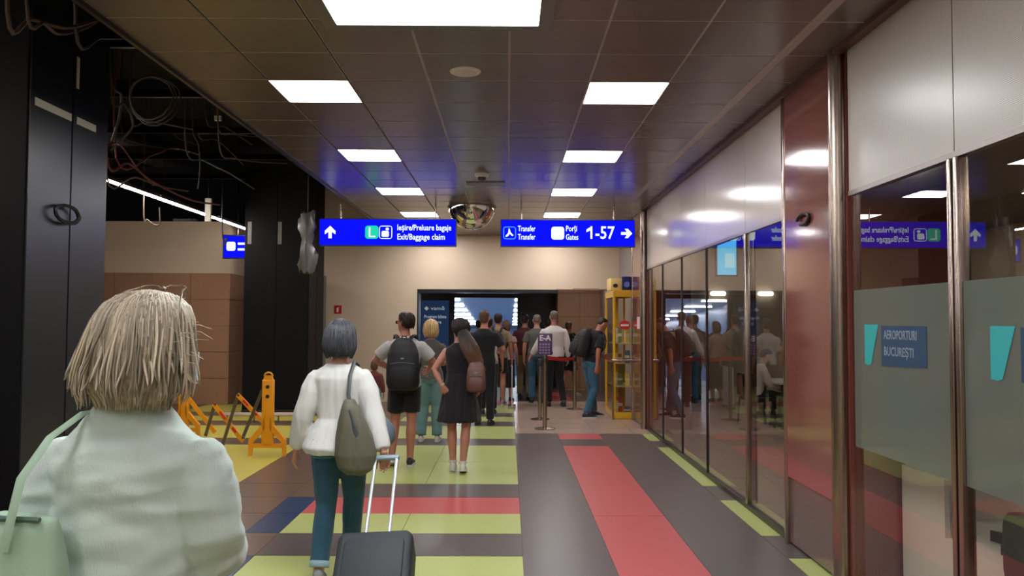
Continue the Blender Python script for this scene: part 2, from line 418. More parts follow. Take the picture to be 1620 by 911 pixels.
# frosted film on the near panes with the airport company plate
for (a, b) in near[3:]:
    box('frosted_film', (XG+.003, a+.03, .92), (XG+.008, b-.05, 1.90), FROST, wr)
TEAL = mat('teal_film', (.02, .33, .34, 1), rough=.5); NAVY = mat('navy_film', (.012, .045, .10, 1), rough=.5); PALE = mat('pale_film', (.22, .27, .34, 1), rough=.5)
for y0 in (4.87, 3.60, 2.4):
    k = (MB().prism([(0, 0), (.18, 0), (.085, -.235), (.05, -.245), (0, -.24)], (XG+.0015, y0, 1.685), (0, -1, 0), (0, 0, 1), .0012)).build('teal_emblem', TEAL, wr)
    MB().prism([(.215, 0), (.72, 0), (.72, -.22), (.215, -.235)], (XG+.0015, y0, 1.68), (0, -1, 0), (0, 0, 1), .0012).build('navy_plate', NAVY, wr)
    for t, zz in (('AEROPORTURI', 1.625), ('BUCUREȘTI', 1.53)):
        text_mesh('plate_lettering', t, .072, PALE, wr, (XG-.001, y0-.25, zz), (math.pi/2, 0, -math.pi/2), weight=.001, depth=.0004, xs=.78 if len(t) > 10 else .9)
# granite columns with steel edges
def column(y0, y1, lab):
    c = empty('granite_column', (XG, y0, 0), label=lab, cat='column', kind='structure')
    L = y1-y0
    box('column_core', (.0, .04, 0), (.7, L-.02, ZC-.005), DARKST, c)
    box('granite_panel', (-.04, .14, .52), (.0, L-.03, ZC-.01), GRAN, c)
    box('granite_plinth', (-.02, .14, .02), (.0, L-.03, .51), mat('plinth_stone', (.14, .085, .07, 1), rough=.15, spec=.8, var=.3, vscale=60), c)
    MB().tube([(-.035, .07, 0), (-.035, .07, ZC-.01)], .055, 16).build('steel_edge', STEEL, c, True)
    MB().rbox((-.05, L-.03, 0), (.01, L+.02, ZC-.01), .012).build('steel_edge', STEEL, c, True)
    box('front_panel', (.0, .0, 0), (.7, .04, ZC-.01), GRAN, c)
column(5.09, 6.17, 'tall red-brown granite column between the glass panes, nearest the camera')
column(12.52, 13.75, 'far red-brown granite column beside the yellow display cabinet')

# office interior behind the glass
BEI2 = mat('office_paint', (.50, .43, .33, 1), rough=.7)
box('wall_office', (8.2, -7, -.1), (8.3, 18, 3.5), BEI2, kind='structure', label='beige office back wall', cat='wall')
box('wall_office_end', (2.5, 16.2, -.1), (8.2, 16.3, 3.5), BEI2, kind='structure', label='beige office end wall', cat='wall')
box('ceiling_office', (2.45, -7, 3.3), (8.3, 16.3, 3.4), mat('office_ceiling', (.11, .09, .08, 1), rough=.35), kind='structure', label='brown office ceiling', cat='ceiling')

# unseen lobby lamps added behind the bulkhead to light the stone wall
for x, n_ in ((1.7, 'right'), (-3.2, 'left')):
    t = empty('added_lobby_lamp', (x, 18.4, 2.899), label='unseen flat white lamp added to the lobby ceiling behind the portal, %s side' % n_, cat='ceiling lamp')
    box('diffuser', (-.3, -.3, -.02), (.3, .3, -.005), glow('added_lobby_glow', (1, .93, .86, 1), 12), t); box('frame', (-.31, -.31, -.012), (.31, .31, 0), STEEL, t)

# ---------------------------------------------------------------- ceiling fittings
FRAME = mat('lamp_frame', (.5, .48, .47, 1), rough=.3, metal=.5)
ordn = ['nearest', 'second', 'third', 'fourth', 'fifth']
def panel_lamp(x, y, lab, grp):
    t = empty('ceiling_lamp', (x, y, ZC), label=lab, cat='ceiling lamp', group=grp)
    MB().rbox((-.293, -.293, -.002), (.293, .293, .008), .03).build('diffuser', PLATE, t)
    f = MB()
    for a, b in (((-.300, -.300), (.300, -.293)), ((-.300, .293), (.300, .300)), ((-.300, -.293), (-.293, .293)), ((.293, -.293), (.300, .293))):
        f.box((a[0], a[1], -.006), (b[0], b[1], .009))
    f.build('frame', FRAME, t)
for k in range(5):
    panel_lamp(-1.5, 6.15+2.4*k, '%s square white lamp in the left ceiling row, counted from the camera' % ordn[k], 'left row of ceiling lamps')
    panel_lamp(.9, 6.15+2.4*k, '%s square white lamp in the right ceiling row, counted from the camera' % ordn[k], 'right row of ceiling lamps')
for k in range(4):      # rows going on behind the camera
    for x, s in ((-1.5, 'left'), (.9, 'right')):
        t = empty('ceiling_lamp', (x, 1.35-2.4*k, ZC-.012), label='%s square ceiling lamp behind the camera, %s row' % (ordn[k], s), cat='ceiling lamp', group='ceiling lamps behind the camera, %s row' % s)
        MB().rbox((-.285, -.285, -.002), (.285, .285, .008), .03).build('diffuser', PLATE, t)
t = empty('large_ceiling_lamp', (-.42, 4.00, ZC-.05), label='large white light box with grey frame at top centre of the ceiling', cat='ceiling lamp')
box('diffuser', (-.59, -.58, -.004), (.59, .58, .02), COOL, t)
f = MB()
for a, b in (((-.67, -.66), (.67, -.58)), ((-.67, .58), (.67, .66)), ((-.67, -.58), (-.59, .58)), ((.59, -.58), (.67, .58))): f.box((a[0], a[1], -.012), (b[0], b[1], .05))
f.build('frame', mat('grey_frame', (.20, .19, .20, 1), rough=.35, metal=.4), t)
t = empty('ceiling_speaker', (-.315, 5.62, ZC), label='round white ceiling speaker grille beyond the large lamp', cat='speaker')
MB().loft([((0, 0, -.014), .085, .085), ((0, 0, -.010), .108, .108), ((0, 0, .004), .115, .115)], 32).build('rim', mat('speaker_white', (.8, .76, .74, 1), rough=.5), t, True)
MB().loft([((0, 0, -.017), .06, .06), ((0, 0, -.0135), .088, .088)], 32).build('grille', mat('speaker_grey', (.65, .6, .58, 1), rough=.6), t, True)
t = empty('security_camera', (-.33, 9.6, ZC), label='small white dome security camera on the ceiling', cat='security camera')
MB().loft([((0, 0, -.045), .065, .065), ((0, 0, -.03), .085, .085), ((0, 0, 0), .09, .09)], 24).build('housing', WHITE, t, True)
MB().ell((0, 0, -.045), (.06, .06, .05)).build('dome', mat('dark_dome', (.02, .02, .02, 1), rough=.05, spec=.9), t, True)
box('ceiling_plate', (-.55, 10.15, ZC-.012), (-.05, 10.4, ZC-.001), mat('grey_plate', (.25, .22, .22, 1), rough=.4), label='thin grey service plate on the ceiling behind the dome camera', cat='plate')
t = empty('convex_mirror', (-.58, 12.45, ZC), label='shiny half dome convex mirror hanging from the ceiling between the blue signs', cat='mirror')
r_ = []
for k in range(13):
    a = math.pi/2*k/12; r_.append(((0, 0, -.36*math.cos(a)), max(.004, .37*math.sin(a)), max(.004, .37*math.sin(a))))
MB().loft(r_, 36).build('mirror_dome', CHROME, t, True)
MB().loft([((0, 0, -.012), .385, .385), ((0, 0, 0), .385, .385)], 36).build('rim', mat('mirror_rim', (.3, .26, .25, 1), rough=.4), t, True)

# ---------------------------------------------------------------- hanging signs
def sign(x0, x1, z0, z1, y, lab):
    t = empty('hanging_sign', ((x0+x1)/2, y, z0), label=lab, cat='sign', group='blue overhead signs')
    w = (x1-x0)/2; h = z1-z0
    box('casing', (-w-.012, .004, -.012), (w+.012, .11, h+.012), mat('sign_case', (.02, .03, .12, 1), rough=.4), t)
    box('sign_face', (-w, .0, 0), (w, .006, h), SBLUE, t)
    for s in (-.7, .7): MB().tube([(w*s, .055, h), (w*s, .055, ZC-z0-.005)], .012, 8).build('hanger', STEEL, t, True)
    return t, w, h
PY = lambda px: None
def upx(t, px, y, w, x0): return (px-804)/1255*y - t.location.x
SY = 12.0
def arrow(t, cx, cz, s, ang, m=SWHITE):
    P = [(-.5, -.13), (.02, -.13), (-.18, -.42), (.10, -.42), (.5, 0), (.10, .42), (-.18, .42), (.02, .13), (-.5, .13)]
    ca, sa = math.cos(ang), math.sin(ang)
    MB().prism([((x*ca-y*sa)*s, (x*sa+y*ca)*s) for x, y in P][::-1], (cx, -.001, cz), (1, 0, 0), (0, 0, 1), .003).build('arrow', m, t)
def rsq(name, t, cx, cz, s, m, y=-.002, r=.2):
    o = MB().rbox((cx-s/2, y-.002, cz-s/2), (cx+s/2, y+.002, cz+s/2), s*r, axis='y').build(name, m, t); return o
LSX0, LSX1, RSX0, RSX1 = -2.865, -.805, -.11, 1.912
SZ0, SZ1 = 1.7+(507-388.5)*SY/1255, 1.7+(507-347.5)*SY/1255
t, w, h = sign(LSX0, LSX1, SZ0, SZ1, SY, 'blue lit overhead sign on the left pointing to exit and baggage claim')
q = lambda px: (px-(504+720)/2)*SY/1255
arrow(t, q(521), h*.5, .19, math.pi/2)
rsq('green_pictogram', t, q(587), h*.5, .20, SGREEN)
MB().prism([(0, 0), (.10, 0), (.10, .02), (.022, .02), (.022, .15), (0, .15)], (q(582.5), -.006, h*.5-.075), (1, 0, 0), (0, 0, 1), .002).build('exit_mark', SWHITE, t)
rsq('baggage_pictogram', t, q(609), h*.5, .20, SWHITE)
rsq('pictogram_field', t, q(609), h*.5, .175, SBLUE, y=-.005, r=.1)
b = MB(); b.rbox((q(609)-.06, -.012, h*.5-.07), (q(609)+.05, -.008, h*.5+.02), .02, axis='y'); b.rbox((q(609)+.0, -.012, h*.5+.03), (q(609)+.05, -.008, h*.5+.07), .015, axis='y'); b.build('suitcase_mark', SWHITE, t)
for tx, cz, ww in (('Ieșire/Preluare bagaje', .68, 86), ('Exit/Baggage claim', .32, 76)):
    o = text_mesh('lettering', tx, .125, SWHITE, t, (q(627), -.004, h*cz), weight=.0015, depth=.001)
    o.scale.x = ww*SY/1255/max(v.co.x for v in o.data.vertices)
t, w, h = sign(RSX0, RSX1, SZ0, SZ1, SY, 'blue lit overhead sign on the right for transfer and gates 1-57')
q = lambda px: (px-(793+1004)/2)*SY/1255
rsq('transfer_pictogram', t, q(806), h*.5, .195, SCYAN); rsq('pictogram_field', t, q(806), h*.5, .165, SBLUE, y=-.005, r=.15)
MB().prism([(0, 0), (.03, .01), (.05, .03), (.06, .05), (.10, .015), (.12, .03), (.075, .075), (.06, .13), (.045, .13), (.04, .07), (0, .02)], (q(806)-.06, -.011, h*.5-.065), (1, 0, 0), (0, 0, 1), .002).build('walker_mark', SWHITE, t)
rsq('gate_pictogram', t, q(882.5), h*.5, .195, SWHITE)
MB().prism([(-.02, .012), (0, 0), (.02, .012), (0, .006)], (q(882), -.006, h*.53), (1, 0, 0), (0, 0, 1), .002).build('gate_mark', SBLUE, t)
for tx, px, cz, ww, sz in (('Transfer', 819, .66, 28, .12), ('Transfer', 819, .34, 28, .12), ('Porți', 895, .67, 18, .12), ('Gates', 895, .34, 20, .12), ('1-57', 930, .5, 43, .27)):
    o = text_mesh('lettering', tx, sz, SWHITE, t, (q(px), -.004, h*cz), weight=.0015 if sz < .2 else .0035, depth=.001)
    o.scale.x = ww*SY/1255/max(v.co.x for v in o.data.vertices)
MB().prism([(0, .045), (.045, .075), (.06, .075), (.06, .03), (0, .005)], (q(928), -.005, h*.5+.012), (1, 0, 0), (0, 0, 1), .002).build('numeral_flag', SWHITE, t)
arrow(t, q(992), h*.5, .17, 0)
# plastic sheet hanging beside the left sign
PLAS = mat('plastic_sheet', (.11, .10, .09, 1), rough=.3, spec=.7)
b = MB(); rr = random.Random(3)
rings = []
for k in range(9):
    z = 2.42+.9*k/8; ring = []
    for j in range(14):
        a = 2*math.pi*j/14; R = (.10+.03*math.sin(k*1.1))*(1+.45*rr.uniform(-1, 1))
        ring.append((-3.02+R*math.cos(a), 11.9+.09*math.sin(a), z+rr.uniform(-.04, .04)))
    rings.append(ring)
b.rings(rings); b.tube([(-3.02, 11.9, 3.28), (-3.02, 11.9, 5.19)], .008, 6)
tag(b.build('plastic_sheet', PLAS, None, True), 'crumpled pale plastic sheet hanging at the left end of the exit sign', 'plastic sheet')

# small blue screen at the alcove
t = empty('information_screen', (-5.22, 15.2, 2.88), label='small blue lit information screen beside the black column', cat='screen')
box('casing', (-.26, 0, -.02), (.26, .08, .44), BLACK, t); box('screen_face', (-.24, -.006, 0), (.24, 0, .42), SBLUE, t)
rsq('white_mark', t, -.10, .22, .17, SWHITE, y=-.010); box('white_line', (.03, -.012, .25), (.2, -.008, .29), SWHITE, t); box('white_line', (.03, -.012, .14), (.17, -.008, .18), SWHITE, t)
MB().tube([(0, .05, .44), (0, .05, 2.31)], .02, 8).build('hanger', DARKST, t, True)

# fire sign
t = empty('fire_sign', (-3.56, YF-.012, 1.83), label='small red fire extinguisher sign on the beige wall', cat='sign')
box('plate', (-.075, 0, 0), (.075, .01, .17), mat('sign_red', (.55, .015, .012, 1), rough=.4), t)
b = MB(); b.rbox((-.03, -.004, .03), (.015, -.001, .12), .015, axis='y'); b.prism([(0, 0), (.035, .01), (.035, .02), (0, .015)], (.0, -.001, .115), (1, 0, 0), (0, 0, 1), .003); b.build('extinguisher_mark', WHITE, t)
t = empty('wall_box', (-4.02, YF-.1, 2.0), label='small beige metal box on wall beside the black column', cat='box')
bevbox('casing', (-.2, 0, 0), (.18, .1, .10), .01, mat('box_beige', (.40, .30, .20, 1), rough=.5), t); box('lid_seam', (-.2, -.003, .075), (.18, .0, .08), BLACK, t)

# ---------------------------------------------------------------- black columns of the side aisle
def black_column(y0, y1, lab):
    t = empty('black_column', (-4.155, y0, 0), label=lab, cat='column', kind='structure')
    L = y1-y0
    box('column_core', (-.575, .01, 0), (.575, L, 5.2), VOID, t)
    for k in range(2): box('side_panel', (.575, .012+k*L/2, .1), (.587, (k+1)*L/2-.008, 4.4), BLACKP if y0 < 10 else BLACKQ, t)
    for k in range(2): box('front_panel', (-.575+.575*k+.004, -.006, .1), (.575*(k+1)-.575-.004, .006, 4.4), BLACKQ, t)
    box('base_trim', (-.58, -.01, 0), (.59, L, .1), BLACK, t)
    return t
c1 = black_column(5.86, 7.02, 'black panelled column at the left edge, behind the grey-blond woman')
c2 = black_column(14.2, 15.35, 'black panelled column at the left, beyond the yellow barrier')
PALESTRIP = mat('pale_strip', (.75, .74, .64, 1), rough=.5)  # flat pale strips set on the near column's side face
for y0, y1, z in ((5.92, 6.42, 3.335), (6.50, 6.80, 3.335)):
    box('strip', (.588, y0-5.86, z-.03), (.592, y1-5.86, z+.03), PALESTRIP, c1)
box('strip', (.588, .62, 3.60), (.592, .66, 3.86), PALESTRIP, c1)
for xx in (-.52, .02): box('strip', (xx, -.012, 3.05), (xx+.07, -.007, 3.45), mat('dull_strip', (.20, .19, .17, 1), rough=.6), c2)
# cable loops fixed to columns
def loop(name, c, r, n, thick, m, lab, plane='x', cat='cable', seed=0, squash=.55, parent=None):
    rr = random.Random(seed); pts = []
    for k in range(int(n*18)+1):
        a = 2*math.pi*k/18+rr.uniform(0, .1); R = r*(1+.08*math.sin(k*.4)+rr.uniform(-.03, .03)); o = .004*k/18
        u, v = R*math.cos(a), R*math.sin(a)*squash
        pts.append((c[0]+(o if plane == 'x' else u), c[1]+(u if plane == 'x' else o), c[2]+v))
    return tag(MB().tube(pts, thick, 6).build(name, m, parent, True), lab, cat)
CBL = mat('black_cable', (.012, .012, .012, 1), rough=.5)
loop('cable_coil', (-3.53, 6.32, 2.53), .17, 2, .014, CBL, 'coil of black cable hanging on the near black column', seed=1, squash=.4)
loop('cable_coil', (XG-.055, 5.72, 2.44), .11, .86, .013, CBL, 'short loop of black cable on the near granite column', seed=2, squash=.35)

# ---------------------------------------------------------------- hanging cables and ducts in the stripped void
CC = [mat('cable_grey', (.055, .048, .042, 1), rough=.6), mat('cable_red', (.12, .012, .010, 1), rough=.5), mat('cable_dark', (.015, .014, .014, 1), rough=.6), mat('cable_tan', (.10, .065, .045, 1), rough=.6)]
rr = random.Random(11)
def P3(px, py, d): return Vector(((px-804)/1255*d, d, 1.7+(507-py)/1255*d))
def cable(pts, r, m, lab, smooth=6):
    P = [P3(*p) for p in pts]; P.insert(0, Vector((P[0].x-.03, P[0].y+.05, 5.19))); out = []
    Q = [P[0]]+P+[P[-1]]
    for i in range(1, len(Q)-2):
        for k in range(smooth):
            u = k/smooth; a, b, c, d = Q[i-1], Q[i], Q[i+1], Q[i+2]
            out.append(.5*((2*b)+(c-a)*u+(2*a-5*b+4*c-d)*u*u+(3*b-a-3*c+d)*u**3))
    out.append(P[-1])
    return tag(MB().tube(out, r, 6).build('hanging_cable', m, None, True), lab, 'cable')
cable([(0, 15, 4.6), (40, 28, 4.8), (95, 42, 5.0), (140, 30, 5.4)], .014, CC[3], 'tan cable sagging across the void at the top left corner')
cable([(30, 0, 4.6), (60, 35, 4.8), (85, 52, 5.1), (125, 42, 5.6), (150, 25, 6)], .011, CC[3], 'curled tan cable hanging at the top left corner')
cable([(110, 45, 5.2), (150, 58, 5.8), (190, 58, 6.4)], .012, CC[0], 'thin grey cable end beside the ceiling edge at upper left')
cable([(165, 250, 8), (200, 260, 8.4), (240, 290, 9), (300, 318, 10), (345, 325, 11.5)], .012, CC[1], 'red cable drooping above the long strip light')
cable([(150, 205, 7.5), (185, 230, 8), (215, 270, 9), (240, 295, 9.6)], .009, CC[1], 'thin red cable running from the column to the strip light')
cable([(165, 280, 8.6), (210, 282, 9.0), (250, 296, 10), (295, 304, 10.5)], .011, CC[3], 'brown cable lying along the strip light')
cable([(170, 120, 7.6), (185, 150, 7.8), (183, 185, 8.0), (172, 225, 8.2)], .014, CC[2], 'dark cable hanging beside the near black column')
cable([(300, 200, 10), (310, 230, 10), (313, 270, 10), (310, 300, 10)], .010, CC[0], 'thin grey cable hanging straight down in the void')
cable([(225, 330, 11), (232, 350, 11), (250, 358, 11), (250, 330, 11)], .010, CC[3], 'tan cable loop hanging in front of the beige wall top')
cable([(290, 235, 10), (320, 255, 10.6), (360, 275, 12), (400, 300, 13)], .012, CC[0], 'grey cable crossing the void toward the far column')
cable([(170, 150, 7.6), (190, 165, 7.8), (205, 200, 8), (170, 240, 8)], .010, CC[0], 'grey cable bent round beside the near black column')
cable([(180, 253, 8.4), (240, 245, 9.4), (270, 235, 10), (310, 245, 10.6)], .010, CC[1], 'dark red cable arching through the void')
cable([(350, 365, 13), (358, 378, 13), (352, 392, 13)], .012, CC[2], 'short dark cable end before the beige wall')
for k in range(8):
    x0 = 180+rr.uniform(0, 200); y0 = 160+rr.uniform(0, 90); d = 8.5+rr.uniform(0, 4)
    cable([(x0, y0, d), (x0+30, y0+rr.uniform(5, 30), d+.4), (x0+70+rr.uniform(0, 40), y0+rr.uniform(10, 50), d+1.2)], .009, CC[rr.choice((0, 2, 3))], 'dark cable tangled in the black void over the side aisle')['group'] = 'tangled cables in the void'
cl = empty('cable_coil', tuple(P3(233, 155, 8.6)), label='large round coil of grey cable hanging in the black void', cat='cable')
for s in range(3):
    b = MB(); pts = []
    for k in range(40):
        a = 2*math.pi*k/39; R = (.235+.02*s)*(1+rr.uniform(-.02, .02)); pts.append((R*math.cos(a), .05*s+.03*math.sin(a*2), R*math.sin(a)*1.0))
    b.tube(pts, .010, 6).build('cable_turn', CC[0 if s else 3], cl, True)
DUCT = mat('duct_metal', (.012, .011, .011, 1), rough=.6, metal=.2)
for x, y0, y1, z, rad in ((-6.6, 3, 15.8, 4.75, .22), (-3.1, 5, 15.8, 4.6, .07), (-3.5, 2, 15.8, 4.8, .05)):
    tag(MB().tube([(x, y0, z), (x, y1, z)], rad, 14).build('ceiling_duct', DUCT, None, True), 'dark round %s running along the void above the side aisle' % {.22: 'air duct', .07: 'pipe', .05: 'thin pipe'}[rad], 'duct')
for k, y in enumerate((7.5, 9.2, 11.0, 12.8, 14.6)):
    tag(MB().box((-9.9, y, 4.3), (-2.45, y+.06, 4.38)).box((-9.9, y, 4.3), (-2.45, y+.02, 4.5)).build('ceiling_joist', DUCT), '%s dark steel joist crossing the stripped void, counted from the camera' % ordn[k], 'joist')
box('hanging_bracket', tuple(P3(322, 352, 12.2)), tuple(P3(333, 316, 12.25)), mat('bracket_grey', (.55, .50, .42, 1), rough=.5), label='pale upright bracket in front of the strip light', cat='bracket')
box('hanging_bracket', tuple(P3(334, 190, 10.2)), tuple(P3(346, 184, 10.25)), mat('bracket_grey', (.5, .5, .45, 1)), label='small pale bracket high in the black void', cat='bracket')
for k, (x, y, w_) in enumerate(((272, 352, 26), (292, 356, 18), (300, 348, 12))):
    a, b_2 = P3(x, y, 15.95), P3(x+w_, y, 16.15); a.z = 3.661; b_2.z = 3.72
    box('tray_piece', tuple(a), tuple(b_2), mat('tray_grey', (.25, .26, .28, 1), rough=.4), label='%s of three grey tray pieces lying on top of the beige wall' % ('left', 'middle', 'right')[k], cat='tray')
for p, q in (((327, 316, 12.22), 'lower'), ((340, 184, 10.22), 'upper')):
    a = P3(*p); tag(MB().tube([(a.x, a.y, a.z-.01), (a.x, a.y, 5.19)], .006, 6).build('hanger_rod', DUCT), 'thin rod holding the %s pale bracket in the void' % q, 'rod')
# long strip light in lengths
TUBE = glow('strip_tube', (1, .93, .88, 1), 80)
for k, (a, b_2) in enumerate(((-1, 5.9), (6.0, 9.7), (9.78, 11.24), (11.30, 13.5), (13.6, 14.1), (14.15, 15.6))):
    t = empty('strip_light', (-5.0, a, 3.43), label='bright strip light in a line over the side aisle, %s length from the camera' % ['first', 'second', 'third', 'fourth', 'fifth', 'sixth'][k], cat='lamp', group='strip lights in a line over the side aisle')
    MB().rbox((-.028, 0, -.02), (.028, b_2-a, .0), .01, axis='y').build('tube', TUBE, t)
    box('housing', (-.035, .0, .001), (.035, b_2-a, .05), DARKST, t)
    for yy in (.15, b_2-a-.15):
        if b_2-a > 1: MB().tube([(0, yy, .05), (0, yy, 1.76)], .004, 5).build('suspension_wire', CC[2], t)

# ---------------------------------------------------------------- yellow folding barrier
ybp = empty('barrier_post', (-3.0, 10.0, 0), label='orange-yellow plastic barrier post with splayed feet', cat='barrier', group=None)
b = MB(); b.rbox((-.075, -.03, .12), (.075, .03, .95), .02, axis='z'); b.build('post', YEL, ybp, True)
b = MB(); b.prism([(-.06, .95), (-.045, 1.0), (.045, 1.0), (.06, .95)], (0, .02, 0), (1, 0, 0), (0, 0, 1), .04)
b.build('post_cap', YEL, ybp)
hp = []
for k in range(13):
    a = math.pi*k/12; hp.append((.05*math.cos(a), 0, .99+.045*math.sin(a)))
MB().tube(hp, .012, 8).build('handle', YEL, ybp, True)
for z in (.86, .74): MB().loft([((0, 0, 0), .022, .022), ((0, 0, .012), .022, .022)], 16, M=Matrix.Translation((0, -.030, z)) @ Matrix.Rotation(math.pi/2, 4, 'X')).build('bolt_hole', BLACK, ybp)
for s in (-1, 1):
    b = MB(); b.prism([(.0, .52), (.03*s, .40), (.20*s, .20), (.20*s, .0), (.165*s, .0), (.15*s, .17), (.0, .33)][::(1 if s > 0 else -1)], (.03*s, .03, 0), (1, 0, 0), (0, 0, 1), .06)
    b.build('leg', YEL, ybp)
box('foot_bar', (-.2, -.03, .10), (.2, .03, .15), YEL, ybp)
ybq = empty('barrier_post', (-4.62, 11.4, 0), label='orange-yellow barrier post half hidden behind the grey-blond woman', cat='barrier')
for ch in ybp.children:
    c = ch.copy(); COL.objects.link(c); c.parent = ybq
lat = empty('barrier_lattice', (-3.7, 10.5, 0), label='folding lattice of yellow and dark slats between the barrier posts', cat='barrier')
def slat(p, q, m, wd=.055):
    a, b_2 = P3(*p)-lat.location, P3(*q)-lat.location
    d = (b_2-a).normalized(); n = Vector((0, 1, 0)); s = d.cross(n).normalized()*wd/2; n2 = d.cross(s).normalized()*.008
    MB().rings([[a+s+n2, a-s+n2, a-s-n2, a+s-n2], [b_2+s+n2, b_2-s+n2, b_2-s-n2, b_2+s-n2]]).build('slat', m, lat)
SD = mat('slat_dark', (.10, .075, .05, 1), rough=.5)
slat((379, 625, 10.4), (424, 672, 10.2), YEL); slat((342, 640, 10.7), (389, 698, 10.5), YEL); slat((300, 628, 11.0), (345, 684, 10.9), YEL); slat((424, 614, 10.05), (440, 690, 10.0), YEL, .03)
slat((380, 626, 10.45), (352, 722, 10.5), SD, .04); slat((418, 618, 10.2), (389, 692, 10.3), SD, .04); slat((344, 640, 10.75), (330, 690, 10.8), SD, .04)
REDM = mat('slat_red_mark', (.6, .04, .02, 1), rough=.5)
for (p, q) in (((388, 634, 10.33), (396, 642, 10.3)), ((404, 651, 10.27), (410, 657, 10.25)), ((352, 652, 10.63), (360, 662, 10.6)), ((372, 677, 10.55), (378, 684, 10.53))): slat(p, q, REDM, .03)
for p in ((380, 626, 10.38), (344, 640, 10.68), (389, 692, 10.24), (424, 670, 10.15)):
    a = P3(*p)-lat.location; MB().ell(a, (.02, .02, .02), nu=10, nv=6).build('pivot', SD, lat, True)
# low rail in front of the far black column
t = empty('low_rail', (-4.3, 13.2, 0), label='low pale rail on short legs before the far black column', cat='rail')
MB().rbox((-.42, -.02, .11), (.95, .02, .165), .012, axis='x').build('rail', mat('rail_pink', (.72, .56, .48, 1), rough=.4), t, True)
for x in (-.35, .1, .5, .88): box('leg', (x, -.015, 0), (x+.025, .015, .11), STEEL, t)
box('side_column_panel', (-4.3, 15.6, 0), (-3.76, 16.4, 2.6), mat('grey_side', (.09, .085, .085, 1), rough=.3), label='dark grey panel beside the far black column', cat='panel')

# ---------------------------------------------------------------- queue posts and belts
RED = mat('belt_red', (.75, .01, .015, 1), rough=.6)
def post(x, y, lab, sign_top=False):
    t = empty('queue_post', (x, y, 0), label=lab, cat='queue post', group='steel queue posts')
    MB().loft([((0, 0, 0), .165, .165), ((0, 0, .012), .165, .165), ((0, 0, .028), .06, .06), ((0, 0, .035), .035, .035)], 28).build('base', STEEL, t, True)
    hz = .13 if sign_top else 0
    MB().tube([(0, 0, .02), (0, 0, .92+hz)], .034, 16).build('pole', STEEL, t, True)
    MB().loft([((0, 0, .92+hz), .04, .04), ((0, 0, 1.03+hz), .04, .04), ((0, 0, 1.04+hz), .03, .03)], 16).build('belt_head', BLACK if not sign_top else DARKST, t, True)
    if sign_top:
        PUR = mat('card_purple', (.06, .03, .09, 1), rough=.4)
        fr = MB().rbox((-.115, -.012, 1.155), (.115, .012, 1.50), .02, axis='y').build('sign_card', PUR, t, True)
        CW = mat('card_white', (.62, .52, .56, 1), rough=.5)
        text_mesh('card_lettering', 'E-A', .12, CW, fr, (0, -.014, 1.425), align='CENTER', weight=.004)
        b = MB()
        for r in range(4):
            for k in range(4): b.box((-.09+.045*k, -.015, 1.18+.045*r), (-.06+.045*k, -.0125, 1.205+.045*r))
        b.build('card_print', mat('card_print', (.28, .2, .36, 1), rough=.5), fr)
    return t
post(.585, 12.55, 'steel queue post with a purple printed card on top', True)
post(.555, 13.75, 'steel queue post just behind the one with the purple card')
post(1.29, 15.35, 'steel queue post at the far end of the red belt')
post(2.02, 14.25, 'steel queue post at the near corner of the yellow cabinet') if False else None
tag(MB().rings([[(.62, 12.6, 1.085), (.62, 12.6, 1.145), (.625, 12.6, 1.145), (.625, 12.6, 1.085)], [(.95, 14, .99), (.95, 14, 1.05), (.955, 14, 1.05), (.955, 14, .99)], [(1.27, 15.32, .95), (1.27, 15.32, 1.0), (1.275, 15.32, 1.0), (1.275, 15.32, .95)]]).build('queue_belt', RED), 'red retractable belt stretched between two steel queue posts', 'belt')
# clear acrylic barrier panel at the queue entrance
t = empty('acrylic_divider', (.12, 15.6, 0), label='upright pale acrylic panel at the edge of the green floor', cat='panel')
MB().rbox((-.05, -.35, .05), (-.03, .35, .82), .004).build('panel', mat('acrylic_white', (.55, .60, .66, 1), rough=.15, spec=.8), t)
box('foot', (-.12, -.2, 0), (.04, -.12, .05), STEEL, t); box('foot', (-.12, .12, 0), (.04, .2, .05), STEEL, t)

# ---------------------------------------------------------------- yellow display cabinet
cb = empty('display_cabinet', (2.01, 14.36, 0), label='tall yellow framed glass display cabinet beside the far granite column', cat='cabinet')
w, dpt, H = .165, .54, 2.22
for sx_ in (-1, 1):
    for sy in (-1, 1): MB().rbox((sx_*w-.022, sy*dpt-.022, .02), (sx_*w+.022, sy*dpt+.022, H), .006).build('corner_post', YCAB, cb)
for z0, z1, n_ in ((.02, .12, 'bottom_rail'), (H-.10, H, 'top_rail')):
    b = MB(); b.box((-w, -dpt-.018, z0), (w, -dpt+.01, z1)); b.box((-w, dpt-.01, z0), (w, dpt+.018, z1)); b.box((-w-.018, -dpt, z0), (-w+.01, dpt, z1)); b.box((w-.01, -dpt, z0), (w+.018, dpt, z1)); b.build(n_, YCAB, cb)
box('base_board', (-w, -dpt, .0), (w, dpt, .06), YCAB, cb); box('top_board', (-w, -dpt, H), (w, dpt, H+.02), YCAB, cb)
box('inner_post', (-.03, dpt-.08, .12), (.05, dpt-.03, H-.1), YCAB, cb)
box('back_panel', (-w+.02, dpt-.03, .12), (w-.02, dpt-.022, 1.0), mat('cream_panel', (.55, .42, .24, 1), rough=.5), cb)
box('glass_pane', (-w+.02, -dpt-.004, .12), (w-.02, -dpt+.002, H-.1), CASEG, cb)
box('glass_pane', (-w-.004, -dpt+.02, .12), (-w+.002, dpt-.02, H-.1), CASEG, cb)
for z in (.55, .95, 1.3): box('shelf', (-w+.01, -dpt+.03, z), (w-.01, dpt-.03, z+.012), mat('shelf_cream', (.6, .5, .3, 1), rough=.4), cb)
